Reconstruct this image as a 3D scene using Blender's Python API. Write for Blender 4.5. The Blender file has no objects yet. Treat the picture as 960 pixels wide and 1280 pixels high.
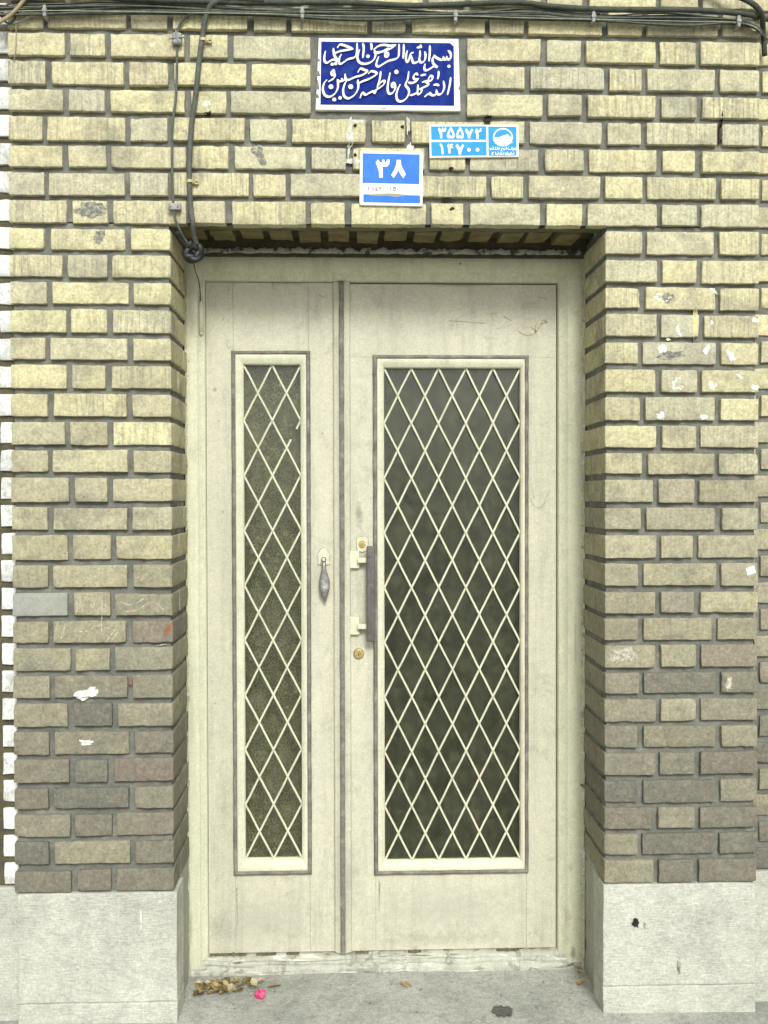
import bpy, bmesh, math, random
from math import radians, sin, cos, pi
from mathutils import Vector, Matrix, noise
from mathutils.bvhtree import BVHTree

random.seed(7)
SC = bpy.context.scene
COL = SC.collection

# ------------------------------------------------------------------ camera
F = 1244.0                      # focal length in pixels of a 960 x 1280 frame
CX, CD, CZ = 0.91125, 2.71664, -1.1893 + 2.627
YAW, PIT, ROLL = 0.03436, -0.016415, -0.002143
_cy, _sy, _cp, _sp = cos(YAW), sin(YAW), cos(PIT), sin(PIT)
FW = Vector((_sy * _cp, _cy * _cp, _sp))
_r0 = Vector((_cy, -_sy, 0)); _u0 = _r0.cross(FW)
RT = _r0 * cos(ROLL) + _u0 * sin(ROLL)
UP = -_r0 * sin(ROLL) + _u0 * cos(ROLL)
CAM = Vector((CX, -CD, CZ))
cd = bpy.data.cameras.new('camera'); cam = bpy.data.objects.new('camera', cd); COL.objects.link(cam)
cd.sensor_fit = 'VERTICAL'; cd.sensor_height = 36.0; cd.lens = F / 1280 * 36.0
cd.clip_start = 0.05; cd.clip_end = 2000
cam.matrix_world = Matrix(((RT.x, UP.x, -FW.x, CAM.x), (RT.y, UP.y, -FW.y, CAM.y), (RT.z, UP.z, -FW.z, CAM.z), (0, 0, 0, 1)))
SC.camera = cam

# ------------------------------------------------------------------ light (bright overcast)
SUN_EL, SUN_AZ = radians(37), radians(172)      # sun behind the camera, veiled by cloud
w = bpy.data.worlds.new('World'); SC.world = w; w.use_nodes = True
nt = w.node_tree; nt.nodes.clear()
out = nt.nodes.new('ShaderNodeOutputWorld'); bg = nt.nodes.new('ShaderNodeBackground')
sky = nt.nodes.new('ShaderNodeTexSky'); sky.sky_type = 'NISHITA'; sky.sun_disc = False
sky.sun_elevation = SUN_EL; sky.sun_rotation = SUN_AZ; sky.dust_density = 4.0; sky.air_density = 1.0
hs = nt.nodes.new('ShaderNodeHueSaturation'); hs.inputs['Saturation'].default_value = 0.08
bg.inputs['Strength'].default_value = 0.105
nt.links.new(sky.outputs[0], hs.inputs['Color']); nt.links.new(hs.outputs[0], bg.inputs['Color'])
nt.links.new(bg.outputs[0], out.inputs['Surface'])
sl = bpy.data.lights.new('sun', 'SUN'); sl.energy = 2.0; sl.angle = radians(14); sl.color = (0.99, 1.0, 0.945)
sun = bpy.data.objects.new('sun', sl); COL.objects.link(sun)
_sd = Vector((sin(SUN_AZ) * cos(SUN_EL), cos(SUN_AZ) * cos(SUN_EL), sin(SUN_EL)))   # towards the sun
sun.rotation_euler = _sd.to_track_quat('Z', 'Y').to_euler()
SC.view_settings.view_transform = 'Standard'; SC.view_settings.look = 'None'
SC.view_settings.exposure = 0.44; SC.view_settings.gamma = 1.0
SC.render.engine = 'CYCLES'
SC.cycles.max_bounces = 8; SC.cycles.diffuse_bounces = 4; SC.cycles.transparent_max_bounces = 12

# ------------------------------------------------------------------ helpers
def U(px, py, D=0.0):
    """Measured point of the photograph -> the point of the place on the vertical plane y = D."""
    v = FW + RT * ((px - 480) / F) - UP * ((py - 640) / F)
    return CAM + v * ((D + CD) / v.y)

def UG(px, py, z=0.0):
    v = FW + RT * ((px - 480) / F) - UP * ((py - 640) / F)
    return CAM + v * ((z - CAM.z) / v.z)

class MB:
    def __init__(s): s.v = []; s.f = []; s.m = []; s.t = []
    def add(s, vs, fs, mat=0, tint=None):
        n = len(s.v); s.v.extend([tuple(p) for p in vs])
        s.f.extend([tuple(i + n for i in f) for f in fs]); s.m.extend([mat] * len(fs))
        s.t.extend([tint or (0.5, 0.5, 0.0, 0.0)] * len(vs))
    def build(s, name, mats, parent=None, smooth=True, tint=False, recalc=False):
        me = bpy.data.meshes.new(name); me.from_pydata(s.v, [], s.f); me.update()
        for m in (mats if isinstance(mats, (list, tuple)) else [mats]): me.materials.append(m)
        me.polygons.foreach_set('material_index', s.m)
        if recalc:
            b = bmesh.new(); b.from_mesh(me); bmesh.ops.recalc_face_normals(b, faces=b.faces); b.to_mesh(me); b.free()
        me.polygons.foreach_set('use_smooth', [smooth] * len(me.polygons))
        if tint:
            a = me.color_attributes.new('tint', 'FLOAT_COLOR', 'POINT')
            a.data.foreach_set('color', [c for t in s.t for c in t])
        o = bpy.data.objects.new(name, me); COL.objects.link(o)
        if parent is not None: o.parent = parent
        return o

def tag(o, label, cat, group=None):
    o['label'] = label; o['category'] = cat
    if group: o['group'] = group
    return o

def empty(name, loc, label, cat, group=None):
    o = bpy.data.objects.new(name, None); o['kind'] = 'thing'; COL.objects.link(o); o.location = loc; o.empty_display_size = 0.1
    return tag(o, label, cat, group)

def adopt(o, parent):
    o.parent = parent
    base = parent
    off = Vector((0, 0, 0))
    while base is not None:
        off += base.location; base = base.parent
    o.location = -off
    return o

def box(mb, x0, x1, y0, y1, z0, z1, bev=0.0, mat=0, seg=2):
    b = bmesh.new(); bmesh.ops.create_cube(b, size=1.0)
    for v in b.verts:
        v.co = Vector((x0 + (v.co.x + .5) * (x1 - x0), y0 + (v.co.y + .5) * (y1 - y0), z0 + (v.co.z + .5) * (z1 - z0)))
    if bev > 0: bmesh.ops.bevel(b, geom=b.edges[:], offset=bev, segments=seg, profile=0.6, affect='EDGES')
    b.verts.index_update()
    mb.add([v.co.copy() for v in b.verts], [[v.index for v in f.verts] for f in b.faces], mat)
    b.free()

def cat_rom(pts, n=6):
    P = [Vector(p) for p in pts]
    if len(P) < 3: 
        return [P[0].lerp(P[-1], i / n) for i in range(n + 1)]
    Q = [P[0] * 2 - P[1]] + P + [P[-1] * 2 - P[-2]]
    o = []
    for i in range(1, len(Q) - 2):
        a, b, c, d = Q[i - 1:i + 3]
        for k in range(n):
            t = k / n
            o.append(0.5 * ((2 * b) + (c - a) * t + (2 * a - 5 * b + 4 * c - d) * t * t + (3 * b - a - 3 * c + d) * t ** 3))
    o.append(P[-1]); return o

def tube(mb, pts, r, n=8, mat=0, smooth=4, caps=True):
    P = cat_rom(pts, smooth) if smooth else [Vector(p) for p in pts]
    vs = []; fs = []; up = None
    for i, p in enumerate(P):
        t = (P[min(i + 1, len(P) - 1)] - P[max(i - 1, 0)]).normalized()
        if up is None:
            up = t.orthogonal().normalized()
        up = (up - t * up.dot(t))
        if up.length < 1e-5: up = t.orthogonal()
        up.normalize(); s = t.cross(up)
        rr = r(i / max(1, len(P) - 1)) if callable(r) else r
        for k in range(n):
            a = 2 * pi * k / n
            vs.append(p + (up * cos(a) + s * sin(a)) * rr)
    for i in range(len(P) - 1):
        for k in range(n):
            fs.append((i * n + k, i * n + (k + 1) % n, (i + 1) * n + (k + 1) % n, (i + 1) * n + k))
    if caps:
        fs.append(tuple(range(n))[::-1]); fs.append(tuple((len(P) - 1) * n + k for k in range(n)))
    mb.add(vs, fs, mat)

def disc(mb, c, r, y0, y1, n=20, mat=0, rz=None):
    """short cylinder with its axis along y; c = (x, z)"""
    rz = rz or r
    vs = []
    for rr, y in ((1, y0), (1, y1 + (y0 - y1) * .25), (.93, y1)):
        for k in range(n):
            a = 2 * pi * k / n; vs.append((c[0] + cos(a) * r * rr, y, c[1] + sin(a) * rz * rr))
    fs = [(j * n + k, j * n + (k + 1) % n, (j + 1) * n + (k + 1) % n, (j + 1) * n + k) for j in range(2) for k in range(n)]
    fs.append(tuple(2 * n + k for k in range(n)))
    mb.add(vs, fs, mat)

# ------------------------------------------------------------------ materials
def mat(name, rough=0.85, spec=0.3):
    m = bpy.data.materials.new(name); m.use_nodes = True
    t = m.node_tree; t.nodes.clear()
    o = t.nodes.new('ShaderNodeOutputMaterial'); b = t.nodes.new('ShaderNodeBsdfPrincipled')
    b.inputs['Roughness'].default_value = rough; b.inputs['Specular IOR Level'].default_value = spec
    t.links.new(b.outputs[0], o.inputs['Surface'])
    return m, t, b

class G:
    """small node-graph helper"""
    def __init__(s, t): s.t = t; s.co = t.nodes.new('ShaderNodeTexCoord')
    def link(s, a, b): s.t.links.new(a, b)
    def mapped(s, scale=(1, 1, 1), rot=(0, 0, 0)):
        n = s.t.nodes.new('ShaderNodeMapping'); n.inputs['Scale'].default_value = scale; n.inputs['Rotation'].default_value = rot
        s.link(s.co.outputs['Object'], n.inputs['Vector']); return n.outputs[0]
    def noise(s, scale, detail=4, rough=0.6, vec=None, dist=0.0):
        n = s.t.nodes.new('ShaderNodeTexNoise'); n.inputs['Scale'].default_value = scale; n.inputs['Detail'].default_value = detail
        n.inputs['Roughness'].default_value = rough; n.inputs['Distortion'].default_value = dist
        s.link(vec or s.co.outputs['Object'], n.inputs['Vector']); return n.outputs['Fac']
    def vor(s, scale, feature='F1', vec=None):
        n = s.t.nodes.new('ShaderNodeTexVoronoi'); n.feature = feature; n.inputs['Scale'].default_value = scale
        s.link(vec or s.co.outputs['Object'], n.inputs['Vector']); return n.outputs['Distance']
    def ramp(s, fac, stops):
        n = s.t.nodes.new('ShaderNodeValToRGB'); e = n.color_ramp.elements
        while len(e) > 1: e.remove(e[-1])
        for i, (p, c) in enumerate(stops):
            el = e[0] if i == 0 else e.new(p)
            el.position = p; el.color = (c, c, c, 1) if not hasattr(c, '__len__') else (*c, 1)
        s.link(fac, n.inputs['Fac']); return n.outputs['Color']
    def mix(s, fac, a, b, blend='MIX'):
        n = s.t.nodes.new('ShaderNodeMix'); n.data_type = 'RGBA'; n.blend_type = blend
        for k, v in ((0, fac), (6, a), (7, b)):
            if hasattr(v, 'is_linked'): s.link(v, n.inputs[k])
            elif k == 0: n.inputs[0].default_value = v
            else: n.inputs[k].default_value = (*v, 1) if hasattr(v, '__len__') else (v, v, v, 1)
        return n.outputs[2]
    def math(s, op, a, b=0.0):
        n = s.t.nodes.new('ShaderNodeMath'); n.operation = op
        for k, v in ((0, a), (1, b)):
            if hasattr(v, 'is_linked'): s.link(v, n.inputs[k])
            else: n.inputs[k].default_value = v
        return n.outputs[0]
    def bump(s, b, h, strength=0.5, dist=0.002, prev=None):
        n = s.t.nodes.new('ShaderNodeBump'); n.inputs['Strength'].default_value = strength; n.inputs['Distance'].default_value = dist
        s.link(h, n.inputs['Height'])
        if prev: s.link(prev, n.inputs['Normal'])
        s.link(n.outputs[0], b.inputs['Normal']); return n.outputs[0]

def brick_mat(name, pal_a, pal_b):
    m, t, b = mat(name, 0.92, 0.15); g = G(t)
    at = t.nodes.new('ShaderNodeAttribute'); at.attribute_name = 'tint'
    sp = t.nodes.new('ShaderNodeSeparateColor'); g.link(at.outputs['Color'], sp.inputs[0])
    r1, r2, gr = sp.outputs[0], sp.outputs[1], sp.outputs[2]
    A = g.ramp(r1, [(i / (len(pal_a) - 1), c) for i, c in enumerate(pal_a)])
    B = g.ramp(r1, [(i / (len(pal_b) - 1), c) for i, c in enumerate(pal_b)])
    mott = g.noise(22, 6, 0.65)
    gsel = g.ramp(g.math('ADD', gr, g.math('MULTIPLY', g.math('SUBTRACT', mott, 0.5), 0.5)), [(0.0, 0.0), (1.0, 1.0)])
    c = g.mix(gsel, A, B)
    # wire-cut drag marks running down the face
    streak = g.noise(1.0, 5, 0.7, vec=g.mapped((150, 150, 7)))
    c = g.mix(g.math('MULTIPLY', g.ramp(streak, [(0.46, 0.0), (0.64, 1.0)]), g.math('MULTIPLY', r2, 0.80)), c, (0.21, 0.205, 0.165))
    # soot and weather blotches
    big = g.noise(9, 5, 0.6, dist=0.4)
    c = g.mix(g.math('MULTIPLY', g.ramp(big, [(0.48, 0.0), (0.70, 1.0)]), 0.60), c, (0.17, 0.17, 0.135))
    tn = g.noise(30, 5, 0.7, dist=0.6)
    c = g.mix(g.math('MULTIPLY', g.ramp(tn, [(0.52, 0.0), (0.70, 1.0)]), 0.45), c, g.mix(gsel, (0.36, 0.285, 0.185), (0.20, 0.15, 0.105)))
    tn2 = g.noise(34, 5, 0.7, dist=0.6, vec=g.mapped((1, 1, 1.4), (0.3, 0, 0.4)))
    c = g.mix(g.math('MULTIPLY', g.ramp(tn2, [(0.54, 0.0), (0.72, 1.0)]), 0.45), c, g.mix(gsel, (0.56, 0.54, 0.40), (0.28, 0.265, 0.20)))
    fine = g.noise(130, 4, 0.8)
    c = g.mix(0.6, c, g.ramp(fine, [(0.3, 0.52), (0.7, 1.42)]), 'MULTIPLY')
    md = g.noise(58, 5, 0.75, dist=0.5); c = g.mix(0.55, c, g.ramp(md, [(0.3, 0.6), (0.7, 1.34)]), 'MULTIPLY')
    sp2 = g.noise(75, 2, 0.6)
    c = g.mix(g.math('MULTIPLY', g.ramp(sp2, [(0.64, 0.0), (0.72, 1.0)]), 0.45), c, (0.12, 0.10, 0.07))
    wh = g.noise(42, 3, 0.6)
    c = g.mix(g.math('MULTIPLY', g.ramp(wh, [(0.62, 0.0), (0.74, 1.0)]), 0.2), c, g.mix(gsel, (0.62, 0.60, 0.48), (0.36, 0.35, 0.28)))
    c = g.mix(at.outputs['Alpha'], c, (0.30, 0.33, 0.34))
    g.link(c, b.inputs['Base Color'])
    p = g.bump(b, fine, 0.6, 0.002); p = g.bump(b, streak, 0.25, 0.0015, p); g.bump(b, mott, 0.4, 0.003, p)
    return m

CREAM = [(0.610, 0.572, 0.338), (0.564, 0.532, 0.321), (0.564, 0.514, 0.321), (0.504, 0.491, 0.334), (0.610, 0.560, 0.327), (0.540, 0.502, 0.321), (0.481, 0.467, 0.338)]
BROWN = [(0.179, 0.164, 0.124), (0.165, 0.154, 0.120), (0.148, 0.143, 0.114), (0.177, 0.162, 0.123), (0.140, 0.138, 0.114), (0.162, 0.156, 0.124), (0.195, 0.158, 0.126)]
M = {}
M['brick'] = brick_mat('weathered_brick', CREAM, BROWN)
M['brick_pale'] = brick_mat('whitish_brick', [(0.78, 0.79, 0.75), (0.70, 0.72, 0.70), (0.80, 0.81, 0.78), (0.62, 0.66, 0.65)], [(0.74, 0.76, 0.73), (0.66, 0.68, 0.66), (0.78, 0.78, 0.76)])  # near-white brick tones for the left wall

def simple(name, stops, scale=20, rough=0.85, spec=0.3, bump=0.3, bd=0.002, fine=140, detail=6, metal=0.0):
    m, t, b = mat(name, rough, spec); g = G(t)
    n1 = g.noise(scale, detail, 0.65); c = g.ramp(n1, stops)
    n2 = g.noise(fine, 3, 0.7); c = g.mix(0.45, c, g.ramp(n2, [(0.3, 0.6), (0.7, 1.3)]), 'MULTIPLY')
    g.link(c, b.inputs['Base Color']); b.inputs['Metallic'].default_value = metal
    g.bump(b, g.math('ADD', n1, g.math('MULTIPLY', n2, 0.6)), bump, bd)
    return m
M['mortar'] = simple('grey_mortar', [(0.3, (0.10, 0.106, 0.09)), (0.55, (0.165, 0.168, 0.142)), (0.75, (0.25, 0.245, 0.205))], 22, bump=0.8, bd=0.004, fine=220)
M['mortar_dark'] = simple('dark_mortar', [(0.3, (0.05, 0.045, 0.03)), (0.7, (0.12, 0.105, 0.06))], 18, bump=0.8, bd=0.004)  # darker mortar tone for the soffit and the left wall
M['lintel'] = simple('lintel_board', [(0.3, (0.075, 0.078, 0.045)), (0.7, (0.17, 0.17, 0.10))], 12, bump=0.5)
M['soffit_brick'] = simple('dark_soffit_brick', [(0.3, (0.10, 0.085, 0.04)), (0.55, (0.20, 0.165, 0.075)), (0.75, (0.27, 0.23, 0.12))], 16, bump=0.6)  # darker, browner tone than the wall bricks
M['plaster'] = simple('chipped_plaster', [(0.40, (0.10, 0.10, 0.075)), (0.47, (0.55, 0.54, 0.47)), (0.7, (0.72, 0.71, 0.64))], 30, bump=0.8, bd=0.004)
M['black'] = simple('black_rubber', [(0.3, (0.010, 0.010, 0.011)), (0.7, (0.03, 0.03, 0.032))], 40, 0.5, 0.4)
M['cable_dark'] = simple('dusty_dark_cable', [(0.3, (0.025, 0.03, 0.024)), (0.7, (0.075, 0.085, 0.06))], 35, 0.7, 0.3)
M['cable_grey'] = simple('dusty_grey_cable', [(0.3, (0.060, 0.068, 0.056)), (0.7, (0.125, 0.135, 0.108))], 35, 0.7, 0.3)
M['wire_pale'] = simple('weathered_wire', [(0.3, (0.17, 0.19, 0.15)), (0.7, (0.33, 0.35, 0.27))], 35, 0.7, 0.3)
M['clip'] = simple('brass_clip', [(0.3, (0.35, 0.29, 0.12)), (0.7, (0.55, 0.48, 0.24))], 60, 0.4, 0.5)
M['tape'] = simple('grey_tape', [(0.3, (0.20, 0.21, 0.19)), (0.7, (0.36, 0.37, 0.34))], 60, 0.7, 0.3)
M['brass'] = simple('worn_brass', [(0.3, (0.42, 0.29, 0.07)), (0.7, (0.68, 0.52, 0.20))], 90, 0.35, 0.5, metal=0.75)
M['steel'] = simple('tarnished_steel', [(0.3, (0.20, 0.20, 0.19)), (0.7, (0.36, 0.36, 0.34))], 70, 0.45, 0.5, metal=0.6)
M['grip'] = simple('dark_worn_grip', [(0.3, (0.075, 0.068, 0.062)), (0.7, (0.135, 0.122, 0.112))], 60, 0.55, 0.4)
M['trim_grey'] = simple('rubbed_grey_edge', [(0.35, (0.125, 0.115, 0.095)), (0.52, (0.185, 0.172, 0.145)), (0.72, (0.30, 0.29, 0.23))], 26, 0.8, 0.25)
M['white_paint'] = simple('white_paint_spot', [(0.40, (0.46, 0.43, 0.30)), (0.48, (0.74, 0.74, 0.68)), (0.7, (0.84, 0.84, 0.80))], 110, 0.8)
M['filler'] = simple('old_filler', [(0.35, (0.40, 0.39, 0.30)), (0.6, (0.66, 0.66, 0.58))], 70, 0.95)
M['chalk'] = simple('chalk', [(0.40, (0.27, 0.25, 0.19)), (0.6, (0.52, 0.50, 0.42))], 120, 0.95)
M['grey_paint'] = simple('grey_paint_patch', [(0.35, (0.11, 0.115, 0.10)), (0.5, (0.20, 0.205, 0.17)), (0.65, (0.40, 0.38, 0.27))], 90, 0.9)
M['dark_hole'] = simple('dark_hole', [(0.3, (0.012, 0.011, 0.010)), (0.7, (0.03, 0.028, 0.025))], 60, 0.9)
M['yellow_drip'] = simple('yellow_drip', [(0.3, (0.55, 0.50, 0.20)), (0.7, (0.70, 0.66, 0.35))], 60, 0.8)
M['red_chip'] = simple('red_brick_chip', [(0.3, (0.20, 0.09, 0.055)), (0.7, (0.30, 0.14, 0.09))], 90, 0.9)
M['leaf'] = simple('dry_leaf', [(0.3, (0.16, 0.11, 0.045)), (0.6, (0.36, 0.27, 0.13)), (0.8, (0.48, 0.40, 0.22))], 30, 0.8)
M['leaf_dark'] = simple('dark_dry_leaf', [(0.3, (0.07, 0.055, 0.02)), (0.7, (0.17, 0.13, 0.05))], 30, 0.8)
M['leaf_straw'] = simple('straw_leaf', [(0.3, (0.34, 0.28, 0.15)), (0.7, (0.50, 0.44, 0.28))], 30, 0.8)
M['leaf_orange'] = simple('orange_leaf', [(0.3, (0.30, 0.18, 0.05)), (0.7, (0.50, 0.34, 0.12))], 30, 0.8)
M['pink'] = simple('pink_wrapper', [(0.35, (0.42, 0.02, 0.09)), (0.55, (0.70, 0.07, 0.20)), (0.72, (0.80, 0.45, 0.50))], 60, 0.4, 0.5)
M['tar'] = simple('tar', [(0.3, (0.04, 0.04, 0.04)), (0.7, (0.15, 0.15, 0.14))], 120, 0.6)
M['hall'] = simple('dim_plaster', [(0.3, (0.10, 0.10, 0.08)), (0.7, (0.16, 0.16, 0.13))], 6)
M['dirt'] = simple('packed_dirt', [(0.3, (0.07, 0.065, 0.035)), (0.7, (0.18, 0.17, 0.10))], 60, 0.95)
M['doodle'] = simple('brown_pencil', [(0.3, (0.34, 0.24, 0.12)), (0.7, (0.42, 0.33, 0.19))], 60, 0.9)
M['scratch_dark'] = simple('bare_metal', [(0.3, (0.10, 0.10, 0.085)), (0.7, (0.24, 0.235, 0.19))], 120, 0.8)
M['scratch'] = simple('scratch_and_rim_shade', [(0.3, (0.24, 0.235, 0.18)), (0.7, (0.40, 0.39, 0.31))], 90, 0.9)  # scratches, and the shadow outline painted round the door hardware
M['stick'] = simple('tan_conduit', [(0.3, (0.26, 0.20, 0.12)), (0.7, (0.40, 0.33, 0.21))], 40, 0.7)

def stone_mat():
    m, t, b = mat('chiselled_plinth_stone', 0.9, 0.2); g = G(t)
    n1 = g.noise(5, 7, 0.65); c = g.ramp(n1, [(0.3, (0.38, 0.39, 0.33)), (0.5, (0.475, 0.48, 0.41)), (0.7, (0.55, 0.55, 0.475))])
    tool = g.noise(1.0, 4, 0.75, vec=g.mapped((38, 38, 260), (0, 0.03, 0)))
    c = g.mix(0.6, c, g.ramp(tool, [(0.3, 0.6), (0.7, 1.25)]), 'MULTIPLY')
    bl2 = g.noise(26, 6, 0.7); c = g.mix(0.35, c, g.ramp(bl2, [(0.3, 0.65), (0.7, 1.25)]), 'MULTIPLY')
    fine = g.noise(170, 4, 0.8); c = g.mix(0.6, c, g.ramp(fine, [(0.3, 0.55), (0.7, 1.4)]), 'MULTIPLY')
    st = g.noise(11, 6, 0.7, dist=0.8); c = g.mix(g.math('MULTIPLY', g.ramp(st, [(0.56, 0.0), (0.75, 1.0)]), 0.5), c, (0.25, 0.26, 0.215))
    g.link(c, b.inputs['Base Color'])
    p = g.bump(b, tool, 0.7, 0.0022); g.bump(b, fine, 0.3, 0.001, p); return m
M['stone'] = stone_mat()

def ground_mat():
    m, t, b = mat('dusty_concrete_ground', 0.92, 0.2); g = G(t)
    n1 = g.noise(3.2, 8, 0.65, dist=0.3); c = g.ramp(n1, [(0.32, (0.24, 0.25, 0.22)), (0.5, (0.36, 0.365, 0.325)), (0.68, (0.46, 0.46, 0.41))])
    fine = g.noise(140, 4, 0.8); c = g.mix(0.75, c, g.ramp(fine, [(0.3, 0.55), (0.7, 1.35)]), 'MULTIPLY')
    st = g.noise(17, 6, 0.7, dist=0.6); c = g.mix(g.math('MULTIPLY', g.ramp(st, [(0.52, 0.0), (0.72, 1.0)]), 0.6), c, (0.18, 0.185, 0.16))
    md = g.noise(55, 5, 0.75); c = g.mix(0.55, c, g.ramp(md, [(0.3, 0.6), (0.7, 1.4)]), 'MULTIPLY')
    sp = g.vor(60); c = g.mix(g.math('MULTIPLY', g.ramp(sp, [(0.0, 1.0), (0.16, 0.0)]), 0.7), c, (0.14, 0.13, 0.11))
    g.link(c, b.inputs['Base Color']); p = g.bump(b, fine, 0.5, 0.002); g.bump(b, n1, 0.5, 0.01, p); return m
M['ground'] = ground_mat()

def paint_mat(name, light, mid, dirt, peel=0.0, dirtamt=0.5, low=True):
    m, t, b = mat(name, 0.62, 0.3); g = G(t)
    n1 = g.noise(2.6, 7, 0.6, dist=0.2); c = g.ramp(n1, [(0.3, mid), (0.65, light)])
    # grime washed down in runs
    run = g.noise(1.0, 6, 0.7, vec=g.mapped((26, 26, 2.2)))
    c = g.mix(g.math('MULTIPLY', g.ramp(run, [(0.48, 0.0), (0.75, 1.0)]), dirtamt * 0.8), c, dirt)
    bl = g.noise(13, 7, 0.72, dist=0.5)
    c = g.mix(g.math('MULTIPLY', g.ramp(bl, [(0.56, 0.0), (0.76, 1.0)]), dirtamt), c, dirt)
    sc = g.noise(1.0, 6, 0.75, vec=g.mapped((7, 7, 40), (0, 0.5, 0)), dist=1.2)
    c = g.mix(g.math('MULTIPLY', g.ramp(sc, [(0.64, 0.0), (0.68, 1.0)]), 0.35), c, dirt)
    fine = g.noise(190, 3, 0.8); c = g.mix(0.4, c, g.ramp(fine, [(0.3, 0.6), (0.7, 1.35)]), 'MULTIPLY')
    mdl = g.noise(45, 6, 0.8); c = g.mix(0.35, c, g.ramp(mdl, [(0.3, 0.68), (0.7, 1.22)]), 'MULTIPLY')
    spk = g.noise(70, 3, 0.7); c = g.mix(g.math('MULTIPLY', g.ramp(spk, [(0.70, 0.0), (0.755, 1.0)]), 0.75), c, (0.21, 0.17, 0.10))
    if peel > 0:
        pe = g.noise(16, 8, 0.72, dist=0.9)
        k = g.ramp(pe, [(0.60 - peel * .2, 0.0), (0.63 - peel * .2, 1.0)])
        c = g.mix(k, c, (0.27, 0.27, 0.215))
        pe2 = g.noise(1.0, 7, 0.72, vec=g.mapped((9, 20, 60)), dist=1.0)
        c = g.mix(g.ramp(pe2, [(0.56, 0.0), (0.59, 1.0)]), c, (0.58, 0.58, 0.50))
        pe3 = g.noise(1.0, 7, 0.72, vec=g.mapped((6, 20, 90), (0, 0.02, 0)), dist=0.6)
        c = g.mix(g.ramp(pe3, [(0.61, 0.0), (0.635, 1.0)]), c, (0.10, 0.095, 0.07))
        g.link(c, b.inputs['Base Color']); p = g.bump(b, k, 0.6, 0.002); g.bump(b, bl, 0.3, 0.002, p)
    else:
        g.link(c, b.inputs['Base Color']); p = g.bump(b, bl, 0.18, 0.002); g.bump(b, run, 0.10, 0.002, p)
    return m
def add_stains(m, spots):
    t = m.node_tree; b = next(n for n in t.nodes if n.type == 'BSDF_PRINCIPLED'); g = G(t)
    src = b.inputs['Base Color'].links[0].from_socket
    nz = g.noise(38, 6, 0.75, dist=0.6)
    for (c, sx, sz, amt, col) in spots:
        mp = t.nodes.new('ShaderNodeMapping'); mp.inputs['Location'].default_value = (-c.x / sx, 0, -c.z / sz); mp.inputs['Scale'].default_value = (1 / sx, 0, 1 / sz)
        g.link(g.co.outputs['Object'], mp.inputs['Vector'])
        ln = t.nodes.new('ShaderNodeVectorMath'); ln.operation = 'LENGTH'; g.link(mp.outputs[0], ln.inputs[0])
        k = g.ramp(g.math('ADD', ln.outputs['Value'], g.math('MULTIPLY', g.math('SUBTRACT', nz, 0.5), 2.2)), [(0.1, amt), (0.95, 0.0)])
        src = g.mix(k, src, col)
    g.link(src, b.inputs['Base Color'])
M['door_paint'] = paint_mat('aged_cream_door_paint', (0.54, 0.52, 0.40), (0.475, 0.462, 0.36), (0.31, 0.30, 0.225), 0, 0.75)
add_stains(M['door_paint'], [(U(449, 645, .28), .014, .05, .7, (0.17, 0.165, 0.13)), (U(447, 740, .28), .012, .10, .4, (0.22, 0.21, 0.16)), (U(405, 730, .28), .012, .06, .35, (0.22, 0.21, 0.16)),
    (U(268, 487, .28), .008, .008, .9, (0.28, 0.21, 0.08)), (U(273, 526, .28), .006, .006, .8, (0.28, 0.22, 0.10)), (U(403, 542, .28), .006, .006, .8, (0.26, 0.22, 0.12)), (U(278, 640, .28), .005, .008, .7, (0.26, 0.22, 0.12)),
    (U(296, 1130, .28), .004, .05, .8, (0.16, 0.15, 0.12)), (U(474, 1115, .28), .004, .05, .8, (0.16, 0.15, 0.12)), (U(690, 1075, .28), .02, .010, .5, (0.26, 0.25, 0.22)), (U(360, 353, .28), .10, .008, .5, (0.22, 0.19, 0.10)),
    (U(575, 356, .28), .14, .006, .6, (0.20, 0.17, 0.09)), (U(330, 1150, .28), .22, .10, .45, (0.30, 0.30, 0.25)), (U(560, 1140, .28), .32, .10, .45, (0.30, 0.30, 0.25)), (U(430, 1100, .28), .05, .22, .5, (0.28, 0.28, 0.23)), (U(270, 1160, .28), .05, .05, .5, (0.25, 0.245, 0.19)), (U(560, 1175, .28), .30, .03, .4, (0.24, 0.235, 0.19)), (U(660, 380, .28), .05, .03, .3, (0.26, 0.22, 0.14))])
M['frame_paint'] = paint_mat('pale_cream_frame_paint', (0.64, 0.635, 0.465), (0.57, 0.57, 0.42), (0.34, 0.33, 0.23), 0, 0.55)
add_stains(M['frame_paint'], [(U(713, 1085, .26), .010, .022, .8, (0.42, 0.38, 0.27)), (U(709, 1150, .26), .012, .05, .7, (0.40, 0.37, 0.28)), (U(716, 1190, .26), .010, .03, .9, (0.28, 0.26, 0.19)),
    (U(238, 1160, .26), .010, .07, .7, (0.26, 0.25, 0.19)), (U(240, 900, .26), .006, .10, .5, (0.40, 0.38, 0.26)), (U(719, 800, .26), .005, .12, .6, (0.34, 0.32, 0.22)), (U(235, 470, .26), .003, .003, 1.0, (0.1, 0.09, 0.06)), (U(236, 452, .26), .003, .003, 1.0, (0.1, 0.09, 0.06)), (U(575, 330, .26), .004, .008, .9, (0.12, 0.10, 0.07)), (U(600, 322, .26), .20, .006, .5, (0.30, 0.28, 0.19))])
M['bead_paint'] = paint_mat('cream_bead_paint', (0.62, 0.615, 0.46), (0.54, 0.54, 0.40), (0.33, 0.32, 0.24), 0, 0.5)
M['sill_paint'] = paint_mat('peeling_sill_paint', (0.46, 0.46, 0.375), (0.38, 0.38, 0.315), (0.20, 0.20, 0.155), 0.25, 0.8)
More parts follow.
